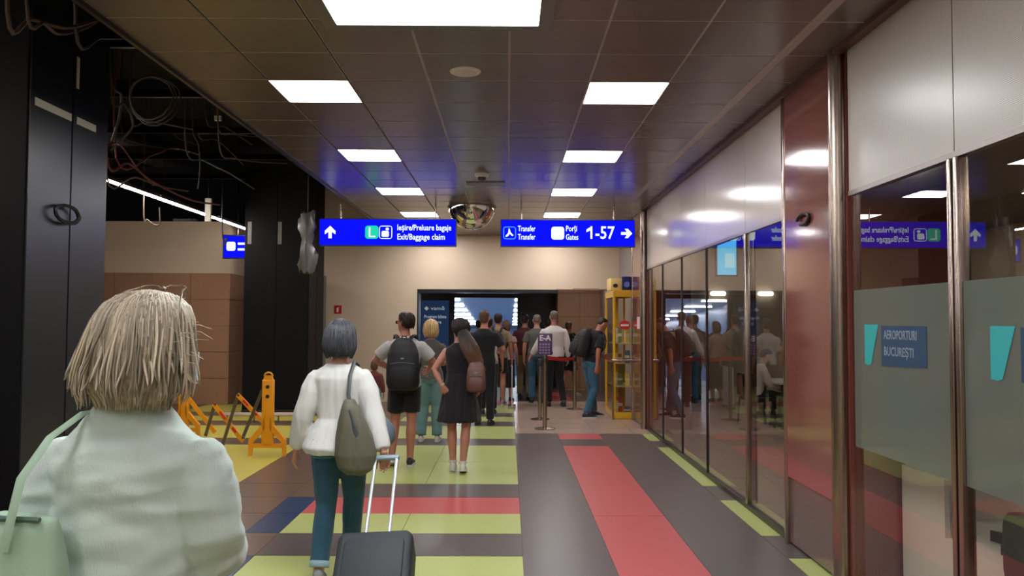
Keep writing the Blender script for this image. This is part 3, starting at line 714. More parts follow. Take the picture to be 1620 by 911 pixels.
MB().rbox((-w-.05, -dpt-.10, 1.00), (w+.03, -dpt-.05, 1.045), .015, axis='x').build('push_bar', STEEL, cb, True)
for sx_ in (-w-.03, w+.01): MB().tube([(sx_, -dpt-.075, .0), (sx_, -dpt-.075, 1.02)], .014, 8).build('bar_leg', STEEL, cb, True)
rd = MB().loft([((0, 0, 0), .10, .085), ((0, 0, .004), .10, .085)], 8, M=Matrix.Translation((.02, -dpt-.005, 1.63)) @ Matrix.Rotation(math.pi/2, 4, 'X')).build('red_sticker', mat('sticker_red', (.62, .01, .02, 1), rough=.5), cb)
box('sticker_bar', (-.05, -dpt-.013, 1.61), (.09, -dpt-.009, 1.645), WHITE, rd)
COLS = [(.7, .6, .35), (.5, .1, .08), (.1, .15, .3), (.65, .55, .45), (.2, .3, .12), (.8, .65, .2)]
rr = random.Random(5); kn = 0
pos_w = ['left', 'middle', 'right']; shf = ['bottom', 'lower', 'upper', 'top']
for r, z in enumerate((.07, .562, .962, 1.312)):
    for k in range(3):
        hh = rr.uniform(.12, .28); c = COLS[kn % 6]; kn += 1
        m = mat('box_tint_%d' % (kn % 6), c+(1,), rough=.5)
        o = empty('goods_box', (2.01-.10+.10*k, 14.1+.2*(k % 2)+rr.uniform(-.05, .05), z+.001), rz=rr.uniform(-.3, .3), label='small %s box on the %s shelf of the yellow cabinet, %s' % (['golden', 'cream', 'dark red', 'navy', 'beige', 'green'][kn % 6], shf[r], pos_w[k]), cat='box', group='goods inside the yellow display cabinet')
        MB().rbox((-.04, -.04, 0), (.04, .04, hh), .008).build('carton', m, o); box('label_band', (-.041, -.042, hh*.4), (.041, .042, hh*.6), WHITE, o)
t = empty('carton_box', (1.89, 14.1, H+.021), rz=.1, label='yellow carton with a dark hole on top of the yellow cabinet', cat='box')
bevbox('carton', (-.10, -.16, 0), (.10, .16, .21), .005, mat('carton_yellow', (.85, .62, .22, 1), rough=.5), t)
MB().loft([((0, 0, 0), .045, .035), ((0, 0, .004), .045, .035)], 16, M=Matrix.Translation((-.02, -.161, .08)) @ Matrix.Rotation(math.pi/2, 4, 'X')).build('hole', BLACK, t)
t = empty('carton_box', (2.09, 14.05, H+.021), rz=-.05, label='dark blue carton on top of the yellow cabinet', cat='box')
bevbox('carton', (-.085, -.15, 0), (.085, .15, .24), .005, mat('carton_blue', (.015, .015, .12, 1), rough=.4), t)
MB().loft([((0, 0, 0), .05, .05), ((0, 0, .004), .05, .05)], 16, M=Matrix.Translation((0, -.151, .10)) @ Matrix.Rotation(math.pi/2, 4, 'X')).build('round_mark', mat('mark_blue', (.15, .2, .5, 1)), t)
tag(box('wall_notice', (2.19-.045, 12.95, 1.57), (2.19-.041, 13.2, 1.77), mat('notice_pink', (.75, .5, .5, 1))), 'small pale notice on the far granite column', 'notice')

# poster in the portal
t = empty('wall_poster', (-1.92, 20.94, .6), label='dark blue poster with pale lettering inside the portal at left', cat='poster')
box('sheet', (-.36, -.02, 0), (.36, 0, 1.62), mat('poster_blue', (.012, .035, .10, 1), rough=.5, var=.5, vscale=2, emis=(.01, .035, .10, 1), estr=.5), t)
PL = glow('poster_letters', (.38, .42, .45, 1), .7)
text_mesh('poster_lettering', 'vamă', .13, PL, t, (-.12, -.025, 1.41), weight=.001, xs=1.3)
text_mesh('poster_lettering', 'Program bilete', .12, PL, t, (0, -.025, 1.19), align='CENTER', weight=.002, xs=.82)
text_mesh('poster_lettering', 'intrare', .12, PL, t, (0, -.025, 1.05), align='CENTER', weight=.002)
MB().prism([(0, 0), (.06, .06), (0, .12), (-.06, .06)], (-.23, -.025, 1.35), (1, 0, 0), (0, 0, 1), .003).build('poster_emblem', PL, t)
tag(MB().prism([(-.03, .03), (.02, -.02), (.04, -.01), (-.01, .04)], (-2.2, 20.93, 2.42), (1, 0, 0), (0, 0, 1), .01).build('wall_hook', WHITE), 'small white fitting at the top left inside the portal', 'fitting')

# ---------------------------------------------------------------- behind the glass
WD = mat('desk_white', (.80, .78, .74, 1), rough=.5)
t = empty('reception_desk', (2.50, 4.02, 0), label='white reception desk with raised end screen behind the nearest glass pane', cat='desk')
box('top', (.0, -.2, .44), (.9, 1.0, .47), WD, t); box('front_panel', (.0, -.2, .0), (.03, 1.0, .44), WD, t)
box('end_screen', (.0, 1.0, 0), (.9, 1.04, .80), WD, t); box('side_screen', (.0, .55, .47), (.03, 1.0, .80), WD, t)
for k, (x, y) in enumerate(((2.72, 4.15), (2.85, 4.45))):
    t = empty('desk_phone', (x, y, .471), rz=.3*k, label='black desk phone %s on the white desk' % ('nearest the mullion', 'towards the end screen')[k], cat='phone')
    MB().prism([(-.1, 0), (.1, 0), (.1, .02), (-.1, .06)], (0, .1, 0), (1, 0, 0), (0, 0, 1), .2).build('body', BLACK, t)
    MB().rbox((-.10, -.09, .05), (.10, -.04, .08), .015, axis='x').build('handset', DARKST, t, True)
t = empty('office_chair', (2.59, 3.50, 0), rz=math.pi/2, label='black office chair at the right edge behind the glass', cat='chair')
MB().rbox((-.24, -.24, .44), (.24, .24, .52), .05).build('seat', BLACK, t, True)
MB().rbox((-.26, .20, .47), (.26, .27, .83), .08, axis='y').build('backrest', mat('chair_green_black', (.012, .03, .018, 1), rough=.4), t, True)
MB().tube([(0, 0, .08), (0, 0, .44)], .025, 10).build('gas_column', DARKST, t, True)
for k in range(5):
    a = 2*math.pi*k/5; lg = MB().tube([(0, 0, .10), (.26*math.cos(a), .26*math.sin(a), .07)], .018, 8).build('leg', BLACK, t, True)
    MB().ell((.27*math.cos(a), .27*math.sin(a), .03), (.03, .03, .03), nu=10, nv=6).build('caster', BLACK, lg, True)
def wall_screen(px0, px1, py0, py1, d, lab):
    a, b_2 = P3(px0, py1, d), P3(px1, py0, d)
    t = empty('wall_screen', ((a.x+b_2.x)/2, d, a.z), label=lab, cat='screen'); w_ = (b_2.x-a.x)/2; h_ = b_2.z-a.z
    box('casing', (-w_-.02, .01, -.02), (w_+.02, .06, h_+.02), BLACK, t); box('screen_face', (-w_, 0, 0), (w_, .012, h_), glow('screen_cyan', (.10, .52, .85, 1), 1.3), t)
    box('screen_window', (-w_*.2, -.004, h_*.2), (w_*.8, 0, h_*.6), glow('screen_pale', (.35, .7, .9, 1), 1.2), t)
    MB().tube([(0, .04, h_+.02), (0, .04, 3.29-a.z)], .02, 8).build('hanger', DARKST, t, True)
wall_screen(1136, 1166, 376, 433, 11.5, 'tall cyan lit screen hanging in the office behind the far panes')
wall_screen(1418, 1505, 396, 452, 7.5, 'wide cyan lit screen hanging in the office behind the near pane')
t = empty('office_table', (4.62, 13.0, 0), label='pale office table where the woman in white sits', cat='table')
box('top', (-.35, -.5, .71), (.9, .5, .745), WD, t)
for x, y in ((-.3, -.45), (-.3, .42), (.84, -.45), (.84, .42)): box('leg', (x, y, 0), (x+.04, y+.04, .71), DARKST, t)
t = empty('side_chair', (4.05, 13.0, 0), rz=-math.pi/2, label='dark chair under the seated woman in white', cat='chair')
MB().rbox((-.22, -.22, .43), (.22, .22, .48), .04).build('seat', BLACK, t, True)
MB().rbox((-.21, -.25, .50), (.21, -.21, .85), .04, axis='y').build('backrest', BLACK, t, True)
for sx_ in (-.2, .2):
    for sy in (-.2, .2): MB().tube([(sx_, sy, .43), (sx_*1.15, sy*1.15, 0)], .014, 8).build('leg', DARKST, t, True)
for k, (px, py) in enumerate(((1157, 460), (1237, 460))):
    p = P3(px, py, 15.2)
    t = empty('wall_lamp', (p.x, 16.15, p.z), label='small oval white lamp on the office end wall, %s' % ('left one', 'right one')[k], cat='lamp', group='oval lamps on the office end wall')
    MB().rbox((-.16, -.04, -.045), (.16, .0, .045), .045, axis='y').build('diffuser', glow('oval_glow', (1, .97, .93, 1), 5), t); box('plate', (-.12, 0, -.03), (.12, .04, .03), WHITE, t)
t = empty('office_cabinet', (3.35, 15.0, 0), label='dark teal cabinet standing at the office end wall', cat='cabinet')
box('body', (-.3, 0, 0), (.3, .5, 1.1), mat('teal_dark', (.01, .05, .08, 1), rough=.4), t); box('door', (-.29, -.02, .03), (.29, 0, 1.08), mat('teal_dark2', (.012, .06, .09, 1), rough=.4), t); box('handle', (.22, -.04, .5), (.24, -.02, .62), STEEL, t)
# lamps of the office ceiling
for k, (x, y) in enumerate(((4.0, 2.2), (4.0, 5.8), (4.0, 9.4), (4.0, 13), (6.6, 5.8), (6.6, 9.4), (6.6, 13))):
    t = empty('office_lamp', (x, y, 3.299), label='square lamp in the brown office ceiling, %s' % ['nearest of the left row', 'second of the left row', 'third of the left row', 'farthest of the left row', 'nearest of the right row', 'middle of the right row', 'farthest of the right row'][k], cat='ceiling lamp', group='square lamps in the office ceiling')
    box('diffuser', (-.28, -.28, -.012), (.28, .28, -.004), glow('office_glow', (1, .93, .82, 1), 9), t); box('frame', (-.30, -.30, -.006), (.30, .30, 0), FRAME, t)

# ---------------------------------------------------------------- people
def remesh(b, vox, smooth=3, disp=None, freq=(7, 7, 3.2), seed=0):
    me = b.mesh('tmp'); o = bpy.data.objects.new('tmp', me); COL.objects.link(o)
    m = o.modifiers.new('r', 'REMESH'); m.mode = 'VOXEL'; m.voxel_size = vox; m.use_smooth_shade = True
    if smooth:
        s = o.modifiers.new('s', 'SMOOTH'); s.factor = .5; s.iterations = smooth
    out = bpy.data.meshes.new_from_object(o.evaluated_get(bpy.context.evaluated_depsgraph_get()))
    bpy.data.objects.remove(o); bpy.data.meshes.remove(me)
    if disp:
        n = len(out.vertices); nr = [0.0]*3*n; out.vertices.foreach_get('normal', nr)
        off = Vector((seed*3.1, seed*1.7, seed*.9))
        for i, v in enumerate(out.vertices):
            c = v.co; N = Vector(nr[3*i:3*i+3])
            w = Vector((c.x*freq[0], c.y*freq[1], c.z*freq[2]))+off
            q = noise.noise_vector(w*.6)*.5
            d = (1-2*abs(noise.noise(w+q)))*.6+.4*noise.noise(w*2.3+q)
            v.co = c+N*disp*d
    out.polygons.foreach_set('use_smooth', [True]*len(out.polygons))
    return out
def lerp(a, b, t): return Vector(a)*(1-t)+Vector(b)*t
def hand(b, wr, d, n, right, s=1.0, curl=.5):
    d = Vector(d).normalized(); n = (Vector(n)-d*Vector(n).dot(d)).normalized(); t = d.cross(n)*(1 if right else -1); wr = Vector(wr)
    rings = []
    for k, (u, w_, h_) in enumerate(((-.02, .024, .020), (.01, .030, .019), (.04, .038, .017), (.07, .041, .015), (.09, .039, .012), (.097, .030, .007))):
        c = wr+d*u*s
        rings.append([c+t*math.cos(2*math.pi*j/12)*w_*s+n*math.sin(2*math.pi*j/12)*h_*s for j in range(12)])
    b.rings(rings)
    for i, (off, L) in enumerate(((.029, .072), (.010, .080), (-.010, .074), (-.028, .058))):
        p = wr+d*(.085-.004*abs(off-.01)/.01)*s+t*off*s; pts = [p-d*.01*s]; a = curl*.35*(1+.12*i)
        for j, fr in enumerate((.45, .31, .24)):
            dd = d*math.cos(a)+n*math.sin(a)+t*off*1.2*(1-curl*.4); p = p+dd.normalized()*L*fr*s; pts.append(p); a += curl*.75
        b.tube([pts[0]]+pts[1:]+[pts[-1]+(pts[-1]-pts[-2]).normalized()*.004*s], [.0095*s, .0088*s, .008*s, .007*s, .0035*s], 8)
    p0 = wr+d*.022*s+t*.022*s; a = .75
    p1 = p0+(d*.7+t*.75+n*.25).normalized()*.038*s; p2 = p1+(d*.9+t*.30+n*(.2+.3*curl)).normalized()*.032*s; p3 = p2+(d*.9+t*.05+n*(.3+.4*curl)).normalized()*.024*s
    b.tube([p0, p1, p2, p3, p3+(p3-p2).normalized()*.004*s], [.015*s, .012*s, .0105*s, .009*s, .004*s], 8)
SK = {'light': mat('skin_light', (.56, .27, .19, 1), rough=.5, sub=.08), 'tan': mat('skin_tan', (.42, .17, .11, 1), rough=.5, sub=.08), 'warm': mat('skin_warm', (.48, .21, .145, 1), rough=.5, sub=.08)}
EYEW = mat('eye_white', (.7, .68, .65, 1), rough=.2); EYED = mat('eye_dark', (.03, .015, .01, 1), rough=.15)
def cloth(name, c, r=.85, v=.08, bump=.12, bs=160): return mat(name, c+(1,) if len(c) == 3 else c, rough=r, spec=.25, var=v, vscale=12, bump=bump, bscale=bs, sheen=.15)
def profile(P, z):
    if z <= P[0][0]: return P[0][1:]
    for a, b in zip(P, P[1:]):
        if z <= b[0]:
            t = (z-a[0])/(b[0]-a[0]); return tuple(a[i]*(1-t)+b[i]*t for i in range(1, len(a)))
    return P[-1][1:]
HAIRP = {
 'short': [(-.075, .045, .03, -.055), (-.04, .068, .055, -.042), (0, .080, .076, -.028), (.04, .084, .090, -.016), (.075, .076, .090, -.008), (.098, .056, .068, -.002), (.110, .028, .034, 0)],
 'crop': [(-.05, .050, .04, -.050), (-.02, .070, .062, -.036), (.02, .078, .078, -.022), (.05, .078, .086, -.015), (.08, .067, .078, -.01), (.098, .045, .055, -.005), (.105, .02, .025, 0)],
 'tied': [(-.085, .050, .035, -.060), (-.05, .078, .065, -.050), (0, .092, .088, -.036), (.04, .094, .100, -.022), (.075, .084, .098, -.012), (.100, .062, .074, -.004), (.114, .030, .038, 0)],
 'bob': [(-.135, .070, .050, -.045), (-.11, .088, .070, -.045), (-.06, .099, .084, -.042), (0, .098, .094, -.034), (.05, .092, .097, -.022), (.09, .072, .082, -.012), (.112, .045, .052, -.008), (.124, .015, .02, -.005)],
 'full': [(-.145, .070, .050, -.050), (-.120, .092, .072, -.050), (-.068, .108, .092, -.048), (-.02, .112, .102, -.042), (.02, .110, .108, -.034), (.060, .103, .108, -.026), (.092, .086, .096, -.018), (.115, .062, .070, -.012), (.130, .022, .026, -.01)],
}
def hair_part(root, style, m, T, s, n_str=0, seed=0, length=0, vox=.008, wisps=0):
    P = HAIRP[style]
    b = MB(); b.loft([((0, yo, z), rx*.97, ry*.97) for z, rx, ry, yo in P], 24, f=T)
    o = link('hair', remesh(b, vox, 2, disp=.004 if style != 'crop' else .001, freq=(60, 60, 8), seed=seed), m, root)
    if n_str:
        r = random.Random(seed+1); sb = MB(); zt, zb = P[-1][0], P[0][0]
        for k in range(n_str):
            az = math.radians(r.uniform(-205, 25)); zs = zt-.004-abs(r.gauss(0, .045)) if r.random() < .7 else r.uniform(zb+.06, zt-.03); ze = zb+r.uniform(-.018, .018)+r.choice((0, 0, .02, .04, .06))
            if zs < ze+.04: continue
            gap = r.uniform(.0, .006); wav = r.uniform(-.10, .10); pts = []; N = 9; ph = r.uniform(0, 6)
            fly = r.random() < .05 and wisps
            for i in range(N+1):
                t = i/N; z = zs+(ze-zs)*t; rx, ry, yo = profile(P, z)
                a = az+wav*t+.03*math.sin(ph+5*t); g = gap+.004+(.012*t*t*r.uniform(.7, 1) if not fly else .05*t*t)
                pts.append(T(Vector(((rx+g)*math.cos(a), yo+(ry+g)*math.sin(a), z))))
            sb.tube(pts, [(.0022+.0016*math.sin(math.pi*min(1, i/N*1.05)))*s*(1.1 if i < N else .3) for i in range(N+1)], 3, cap=False)
        for k in range(wisps):
            z = r.uniform(-.10, .06); rx, ry, yo = profile(P, z); a = r.uniform(-.5, .3); p = Vector((rx*math.cos(a), yo+ry*math.sin(a), z)); L = r.uniform(.03, .075)
            q = p+Vector((L, r.uniform(-.02, .02), r.uniform(-.03, .015)))
            sb.tube([T(p-Vector((.01, 0, 0))), T(lerp(p, q, .5)+Vector((0, 0, .006))), T(q)], [.0013*s, .0010*s, .0005*s], 3, cap=False)
        me = sb.mesh('hair_strands', False); me.polygons.foreach_set('use_smooth', [True]*len(me.polygons))
        sm = strandmat(m)
        tag(link('strands', me, sm, o), kind='stuff')
    return o
def strandmat(m):
    nm = m.name+'_strand'
    if nm in MATS: return MATS[nm]
    c = m.get('hc', (.3, .2, .12)); k = mat(nm, tuple(c)+(1,), rough=.42, spec=.4)
    nt = k.node_tree; g = nt.nodes.new('ShaderNodeNewGeometry'); cr = nt.nodes.new('ShaderNodeValToRGB')
    cr.color_ramp.elements[0].color = tuple(x*.42 for x in c)+(1,); cr.color_ramp.elements[1].color = tuple(min(1, x*1.55) for x in c)+(1,)
    nt.links.new(g.outputs['Random Per Island'], cr.inputs[0]); nt.links.new(cr.outputs[0], nt.nodes['Principled BSDF'].inputs['Base Color'])
    return k
def hairmat(name, c):
    m = mat(name, tuple(c)+(1,), rough=.5, spec=.35, var=.35, vscale=35, stretch=(1, 1, .12), bump=.3, bscale=60); m['hc'] = c; return m
def shoe_part(root, T, side, m, sole, kind='low'):
    """T maps foot coords (x side, y forward, z up; ankle at 0,0,.08) to root space"""
    def ring(y, w_, z0, z1, cx=0, n=12):
        return [T(Vector((cx+w_*math.cos(2*math.pi*k/n), y, (z0+z1)/2+(z1-z0)/2*math.sin(2*math.pi*k/n)))) for k in range(n)]
    b = MB(); b.rings([ring(-.068, .015, .03, .06), ring(-.06, .030, .015, .085), ring(-.03, .037, .012, .105), ring(.02, .038, .012, .10), ring(.06, .040, .012, .085), ring(.11, .046, .012, .065), ring(.15, .042, .012, .052), ring(.18, .028, .014, .042), ring(.192, .01, .02, .034)])
    o = link('shoe', b.mesh('shoe', True), m, root)
    so = MB(); pl = [(-.07, .016), (-.05, .032), (0, .038), (.06, .042), (.12, .048), (.16, .042), (.19, .018)]
    A = [(w_, y) for y, w_ in pl]+[(-w_, y) for y, w_ in pl[::-1]]
    so.rings([[T(Vector((x, y, z))) for x, y in A] for z in ((0, .028) if kind != 'wedge' else (0, .03))])
    so.build('sole', sole, o); return o
ANG = math.radians
def person(label, x, y, h, rz=0, skin='light', w=1.0, female=False, J=None, lean=0, drop=0, top=None, bottom=None, hair=('short', None), shoes=(None, None), head=(0, 0),
           vox=.011, foot=None, curl=.5, fine=False, group=None, hstr=0, seed=1, hstyle=None, belly=0, shw=0, palms=None, wisps=0, hshift=0):
    root = empty('person', (x, y, 0), ANG(rz), label, 'person', group); s = h/1.75
    J = dict(J or {}); foot = foot or {}
    sw = (.160 if female else .182)*w+shw
    D = {'sL': (-sw+.006, 0, 1.370), 'sR': (sw-.006, 0, 1.370), 'eL': (-sw-.06, -.02, 1.13), 'eR': (sw+.06, -.02, 1.13), 'wL': (-sw-.075, .05, .88), 'wR': (sw+.075, .05, .88),
         'hL': (-.088, 0, .90), 'hR': (.088, 0, .90), 'kL': (-.095, .02, .50), 'kR': (.095, .02, .50), 'aL': (-.10, -.02, .085), 'aR': (.10, -.02, .085)}
    for k, v in J.items(): D[k] = v
    Rm = Matrix.Rotation(-ANG(lean), 4, 'X'); pv = Vector((0, 0, .95))
    def up(p): p = Vector(p); return (Rm @ (p-pv)+pv-Vector((0, 0, drop)))*s
    def lo(p): return Vector(p)*s
    Pt = {k: (up(D[k]) if k[0] in 'sew' else (up(D[k]) if k[0] == 'h' else lo(D[k]))) for k in D}
    tf = lambda z: (1 if z > 1.0 else 1)
    base = [(.84, .12, .09, 0), (.90, .165, .115, -.012), (.98, .168, .112, -.008), (1.08, .148, .10, 0), (1.20, .156, .105, 0), (1.30, .170, .112, 0), (1.36, .182, .104, -.005), (1.405, .168, .088, -.008), (1.440, .118, .070, -.008), (1.47, .070, .060, -.006), (1.50, .056, .058, 0), (1.56, .052, .056, .012)] if not female else \
           [(.84, .12, .09, 0), (.90, .172, .118, -.015), (.98, .165, .108, -.008), (1.09, .128, .092, 0), (1.20, .138, .098, .004), (1.30, .152, .108, .006), (1.36, .162, .097, -.003), (1.405, .150, .082, -.006), (1.440, .105, .064, -.006), (1.47, .062, .055, -.004), (1.50, .050, .052, 0), (1.56, .046, .050, .012)]
    base = [(z, rx*(w if z < 1.46 else 1), ry*(w*(1+belly*(1 if 1.0 < z < 1.3 else .5)) if z < 1.46 else 1), yo) for z, rx, ry, yo in base]
    # ---- body: one continuous surface
    b = MB(); b.loft([((0, yo, z), rx, ry) for z, rx, ry, yo in base], 24, f=up, power=2.3)
    lw = .92 if female else 1.0
    for q in 'LR':
        S_, E, Wr = Pt['s'+q], Pt['e'+q], Pt['w'+q]
        b.tube([lerp(S_, E, -.12), S_, lerp(S_, E, .35), E, lerp(E, Wr, .35), lerp(E, Wr, .75), Wr, lerp(E, Wr, 1.04)], [k*s*lw for k in (.036, .050, .048*w, .040, .042, .032, .027, .025)], 12)
        H, K, A = Pt['h'+q], Pt['k'+q], Pt['a'+q]
        fw = Vector((0, 1, 0)); calf = lerp(K, A, .3)-fw*.015*s
        b.tube([H+(H-K)*.06, lerp(H, K, .3), lerp(H, K, .7), K, calf, lerp(K, A, .65), A, lerp(K, A, 1.04)], [k*s*w**.5 for k in (.088, .084, .064, .054, .058, .045, .037, .036)], 12)
    hp = Vector((0, 0, 1.53)); HR = Matrix.Rotation(ANG(head[0]), 4, 'Z') @ Matrix.Rotation(ANG(head[1]), 4, 'X')
    def hd(p): return up(HR @ (Vector(p)-hp)+hp+Vector((hshift, 0, 0)))
    b.loft([((0, y_, z), rx, ry) for z, rx, ry, y_ in ((1.525, .03, .035, .045), (1.54, .048, .060, .025), (1.57, .060, .075, .015), (1.61, .068, .084, .008), (1.65, .075, .094, 0), (1.69, .074, .093, -.003), (1.72, .060, .076, -.005), (1.742, .034, .044, -.006), (1.75, .012, .015, -.006))], 20, f=hd)
    b.loft([((0, .01, 1.50), .045, .05), ((0, .02, 1.54), .045, .05), ((0, .01, 1.58), .04, .045)], 12, f=hd)
    b.loft([((0, .086, 1.590), .016, .016), ((0, .092, 1.60), .017, .022), ((0, .090, 1.62), .011, .014), ((0, .084, 1.645), .009, .010)], 10, f=hd)
    b.loft([((0, .080, 1.556), .022, .011), ((0, .083, 1.563), .024, .013), ((0, .080, 1.570), .020, .011)], 10, f=hd)
    b.loft([((0, .066, 1.522), .016, .014), ((0, .072, 1.532), .02, .017), ((0, .068, 1.545), .018, .013)], 10, f=hd)
    for e in (-1, 1):
        b.loft([((.075*e, -.002, 1.592), .008, .010), ((.079*e, -.005, 1.61), .010, .018), ((.081*e, -.008, 1.635), .010, .020), ((.079*e, -.006, 1.652), .007, .012)], 10, f=hd)
        b.loft([((.032*e, .083, 1.648), .020, .008), ((.032*e, .084, 1.656), .020, .009)], 8, f=hd)
    me = remesh(b, vox, 3)
    hb = MB()
    for q in 'LR':
        d = (Pt['w'+q]-Pt['e'+q]); n = Vector((1 if q == 'L' else -1, 0, 0))
        if abs(d.normalized().x) > .85: n = Vector((0, 0, -1))
        if palms and q in palms: d, n = Vector(palms[q][0]), Vector(palms[q][1])
        hand(hb, Pt['w'+q], d, n, q == 'R', s*(.95 if female else 1.05), curl if not isinstance(curl, dict) else curl[q])
    hm = hb.mesh('h', True); bm = bmesh.new(); bm.from_mesh(me); bm.from_mesh(hm); bm.to_mesh(me); bm.free(); bpy.data.meshes.remove(hm)
    me.polygons.foreach_set('use_smooth', [True]*len(me.polygons)); me.name = 'body'
    link('body', me, SK[skin], root)
    if fine:
        for e in (-1, 1):
            eb = MB().ell((0, 0, 0), (.0115*s,)*3, M=Matrix.Translation(hd((.032*e, .080, 1.637))), nu=12, nv=8).build('eye', EYEW, root, True)
            MB().ell((0, 0, 0), (.006*s,)*3, M=Matrix.Translation(hd((.032*e, .0885, 1.637))), nu=10, nv=6).build('pupil', EYED, eb, True)
    # ---- top
    if top:
        e = top.get('ease', .014); hem = top.get('hem', .93); b = MB(); fl = top.get('flare', .0); nk = top.get('neck', 1.475)
        zs = [hem]+[z for z in (.9, .98, 1.04, 1.09, 1.15, 1.20, 1.30, 1.36, 1.405, 1.44) if z > hem+.02]+[nk]
        secs = []
        for z in zs:
            rx, ry, yo = profile(base, z); k = e*(1 if z < 1.4 else .6)
            if top.get('straight') and z < 1.28: r2 = profile(base, 1.30); rx = max(rx, r2[0]*top['straight']); ry = max(ry, r2[1]*top['straight'])
            if top.get('peplum') and z < top['peplum']: k += (top['peplum']-z)*.30
            k += fl*max(0, 1.2-z)
            k += top.get('collar', 0)*(z > 1.44); secs.append(((0, yo, z), rx+k, ry+k))
        b.loft(secs, 28, f=up, power=2.3)
        sl = top.get('sleeve', .35)
        for q in 'LR':
            S_, E, Wr = Pt['s'+q], Pt['e'+q], Pt['w'+q]; f2 = top.get('full', 1)
            if sl > 0 and sl <= .5:
                t_ = sl*2; b.tube([lerp(S_, E, -.15), S_, lerp(S_, E, t_*.5), lerp(S_, E, t_)], [(.028+e)*s, (.047+e)*s, (.053+e)*s*f2, (.056+e)*s*f2], 14)
            elif sl > .5:
                b.tube([lerp(S_, E, -.15), S_, lerp(S_, E, .4), lerp(S_, E, .85), lerp(E, Wr, .12), lerp(E, Wr, .5), lerp(E, Wr, .85*sl), lerp(E, Wr, .93*sl)], [k*s for k in (.026+e, .046+e, (.052+e)*f2, (.047+e)*f2, (.046+e)*f2, (.043+e)*f2, (.034+e)*f2, (.029+e)*f2)], 14)
        link(top.get('name', 'shirt'), remesh(b, vox*.9, 3, disp=top.get('fold', .004), freq=top.get('freq', (9, 9, 5)), seed=seed), top['mat'], root)
    # ---- bottom
    if bottom:
        kd = bottom['kind']; b = MB(); e = .012; wz = bottom.get('waist', 1.04)
        zs = [z for z in (.84, .90, .98) if z < wz]+[wz]
        if kd in ('trousers', 'shorts'):
            b.loft([((0, profile(base, z)[2], z), profile(base, z)[0]+e, profile(base, z)[1]+e) for z in zs], 24, f=up, power=2.3)
            for q in 'LR':
                H, K, A = Pt['h'+q], Pt['k'+q], Pt['a'+q]; wd = bottom.get('wide', 1)
                if kd == 'trousers': b.tube([H+(H-K)*.05, lerp(H, K, .3), lerp(H, K, .75), K, lerp(K, A, .35)-Vector((0, .008, 0)), lerp(K, A, .7), lerp(K, A, bottom.get('end', .97))], [k*s*w**.5 for k in (.100, .098, .080*wd, .069*wd, .068*wd, .060*wd, .060*wd)], 14)
                else: b.tube([H+(H-K)*.05, lerp(H, K, .3), lerp(H, K, .65), lerp(H, K, bottom.get('end', .88))], [k*s*w**.5 for k in (.102, .102, .096, .096)], 14)
        else:
            en = bottom.get('end', .55); fl = bottom.get('flare', .24); secs = []
            for k in range(9):
                z = en+(wz-en)*k/8; rx, ry, yo = profile(base, max(z, .90)); t = max(0, (.92-z)/(.92-en)) if z < .92 else 0
                secs.append(((0, yo, z), (rx+e)*(1-t)+fl*t, (ry+e)*(1-t)+fl*.72*t))
            b.loft(secs, 28, f=up, power=2.1)
        link(kd if kd != 'dress' else 'skirt', remesh(b, vox*.9, 3, disp=bottom.get('fold', .005), freq=(8, 8, 4) if kd != 'dress' else (16, 16, 2), seed=seed+4), bottom['mat'], root)
    # ---- hair
    if hair[0]: hair_part(root, hair[0], hair[1], lambda p: hd(Vector(p)+Vector((0, 0, 1.645))), s, hstr, seed, vox=vox*.8, wisps=wisps)
    # ---- shoes
    for q in 'LR':
        yaw, pit = foot.get(q, (-4 if q == 'R' else 4, 0)); A = Pt['a'+q]
        FM = Matrix.Translation(A) @ Matrix.Rotation(ANG(yaw), 4, 'Z') @ Matrix.Rotation(-ANG(pit), 4, 'X') @ Matrix.Scale(s*(.94 if female else 1.03), 4) @ Matrix.Translation((0, 0, -.085))
        if shoes[0]: shoe_part(root, lambda p, FM=FM: FM @ p, q, shoes[0], shoes[1])
    root['_'] = 0; del root['_']
    return root, up, hd, Pt, s
def rel(root, p):      # local point of a person -> world
    return Matrix.Translation(root.location) @ Matrix.Rotation(root.rotation_euler.z, 4, 'Z') @ Vector(p)
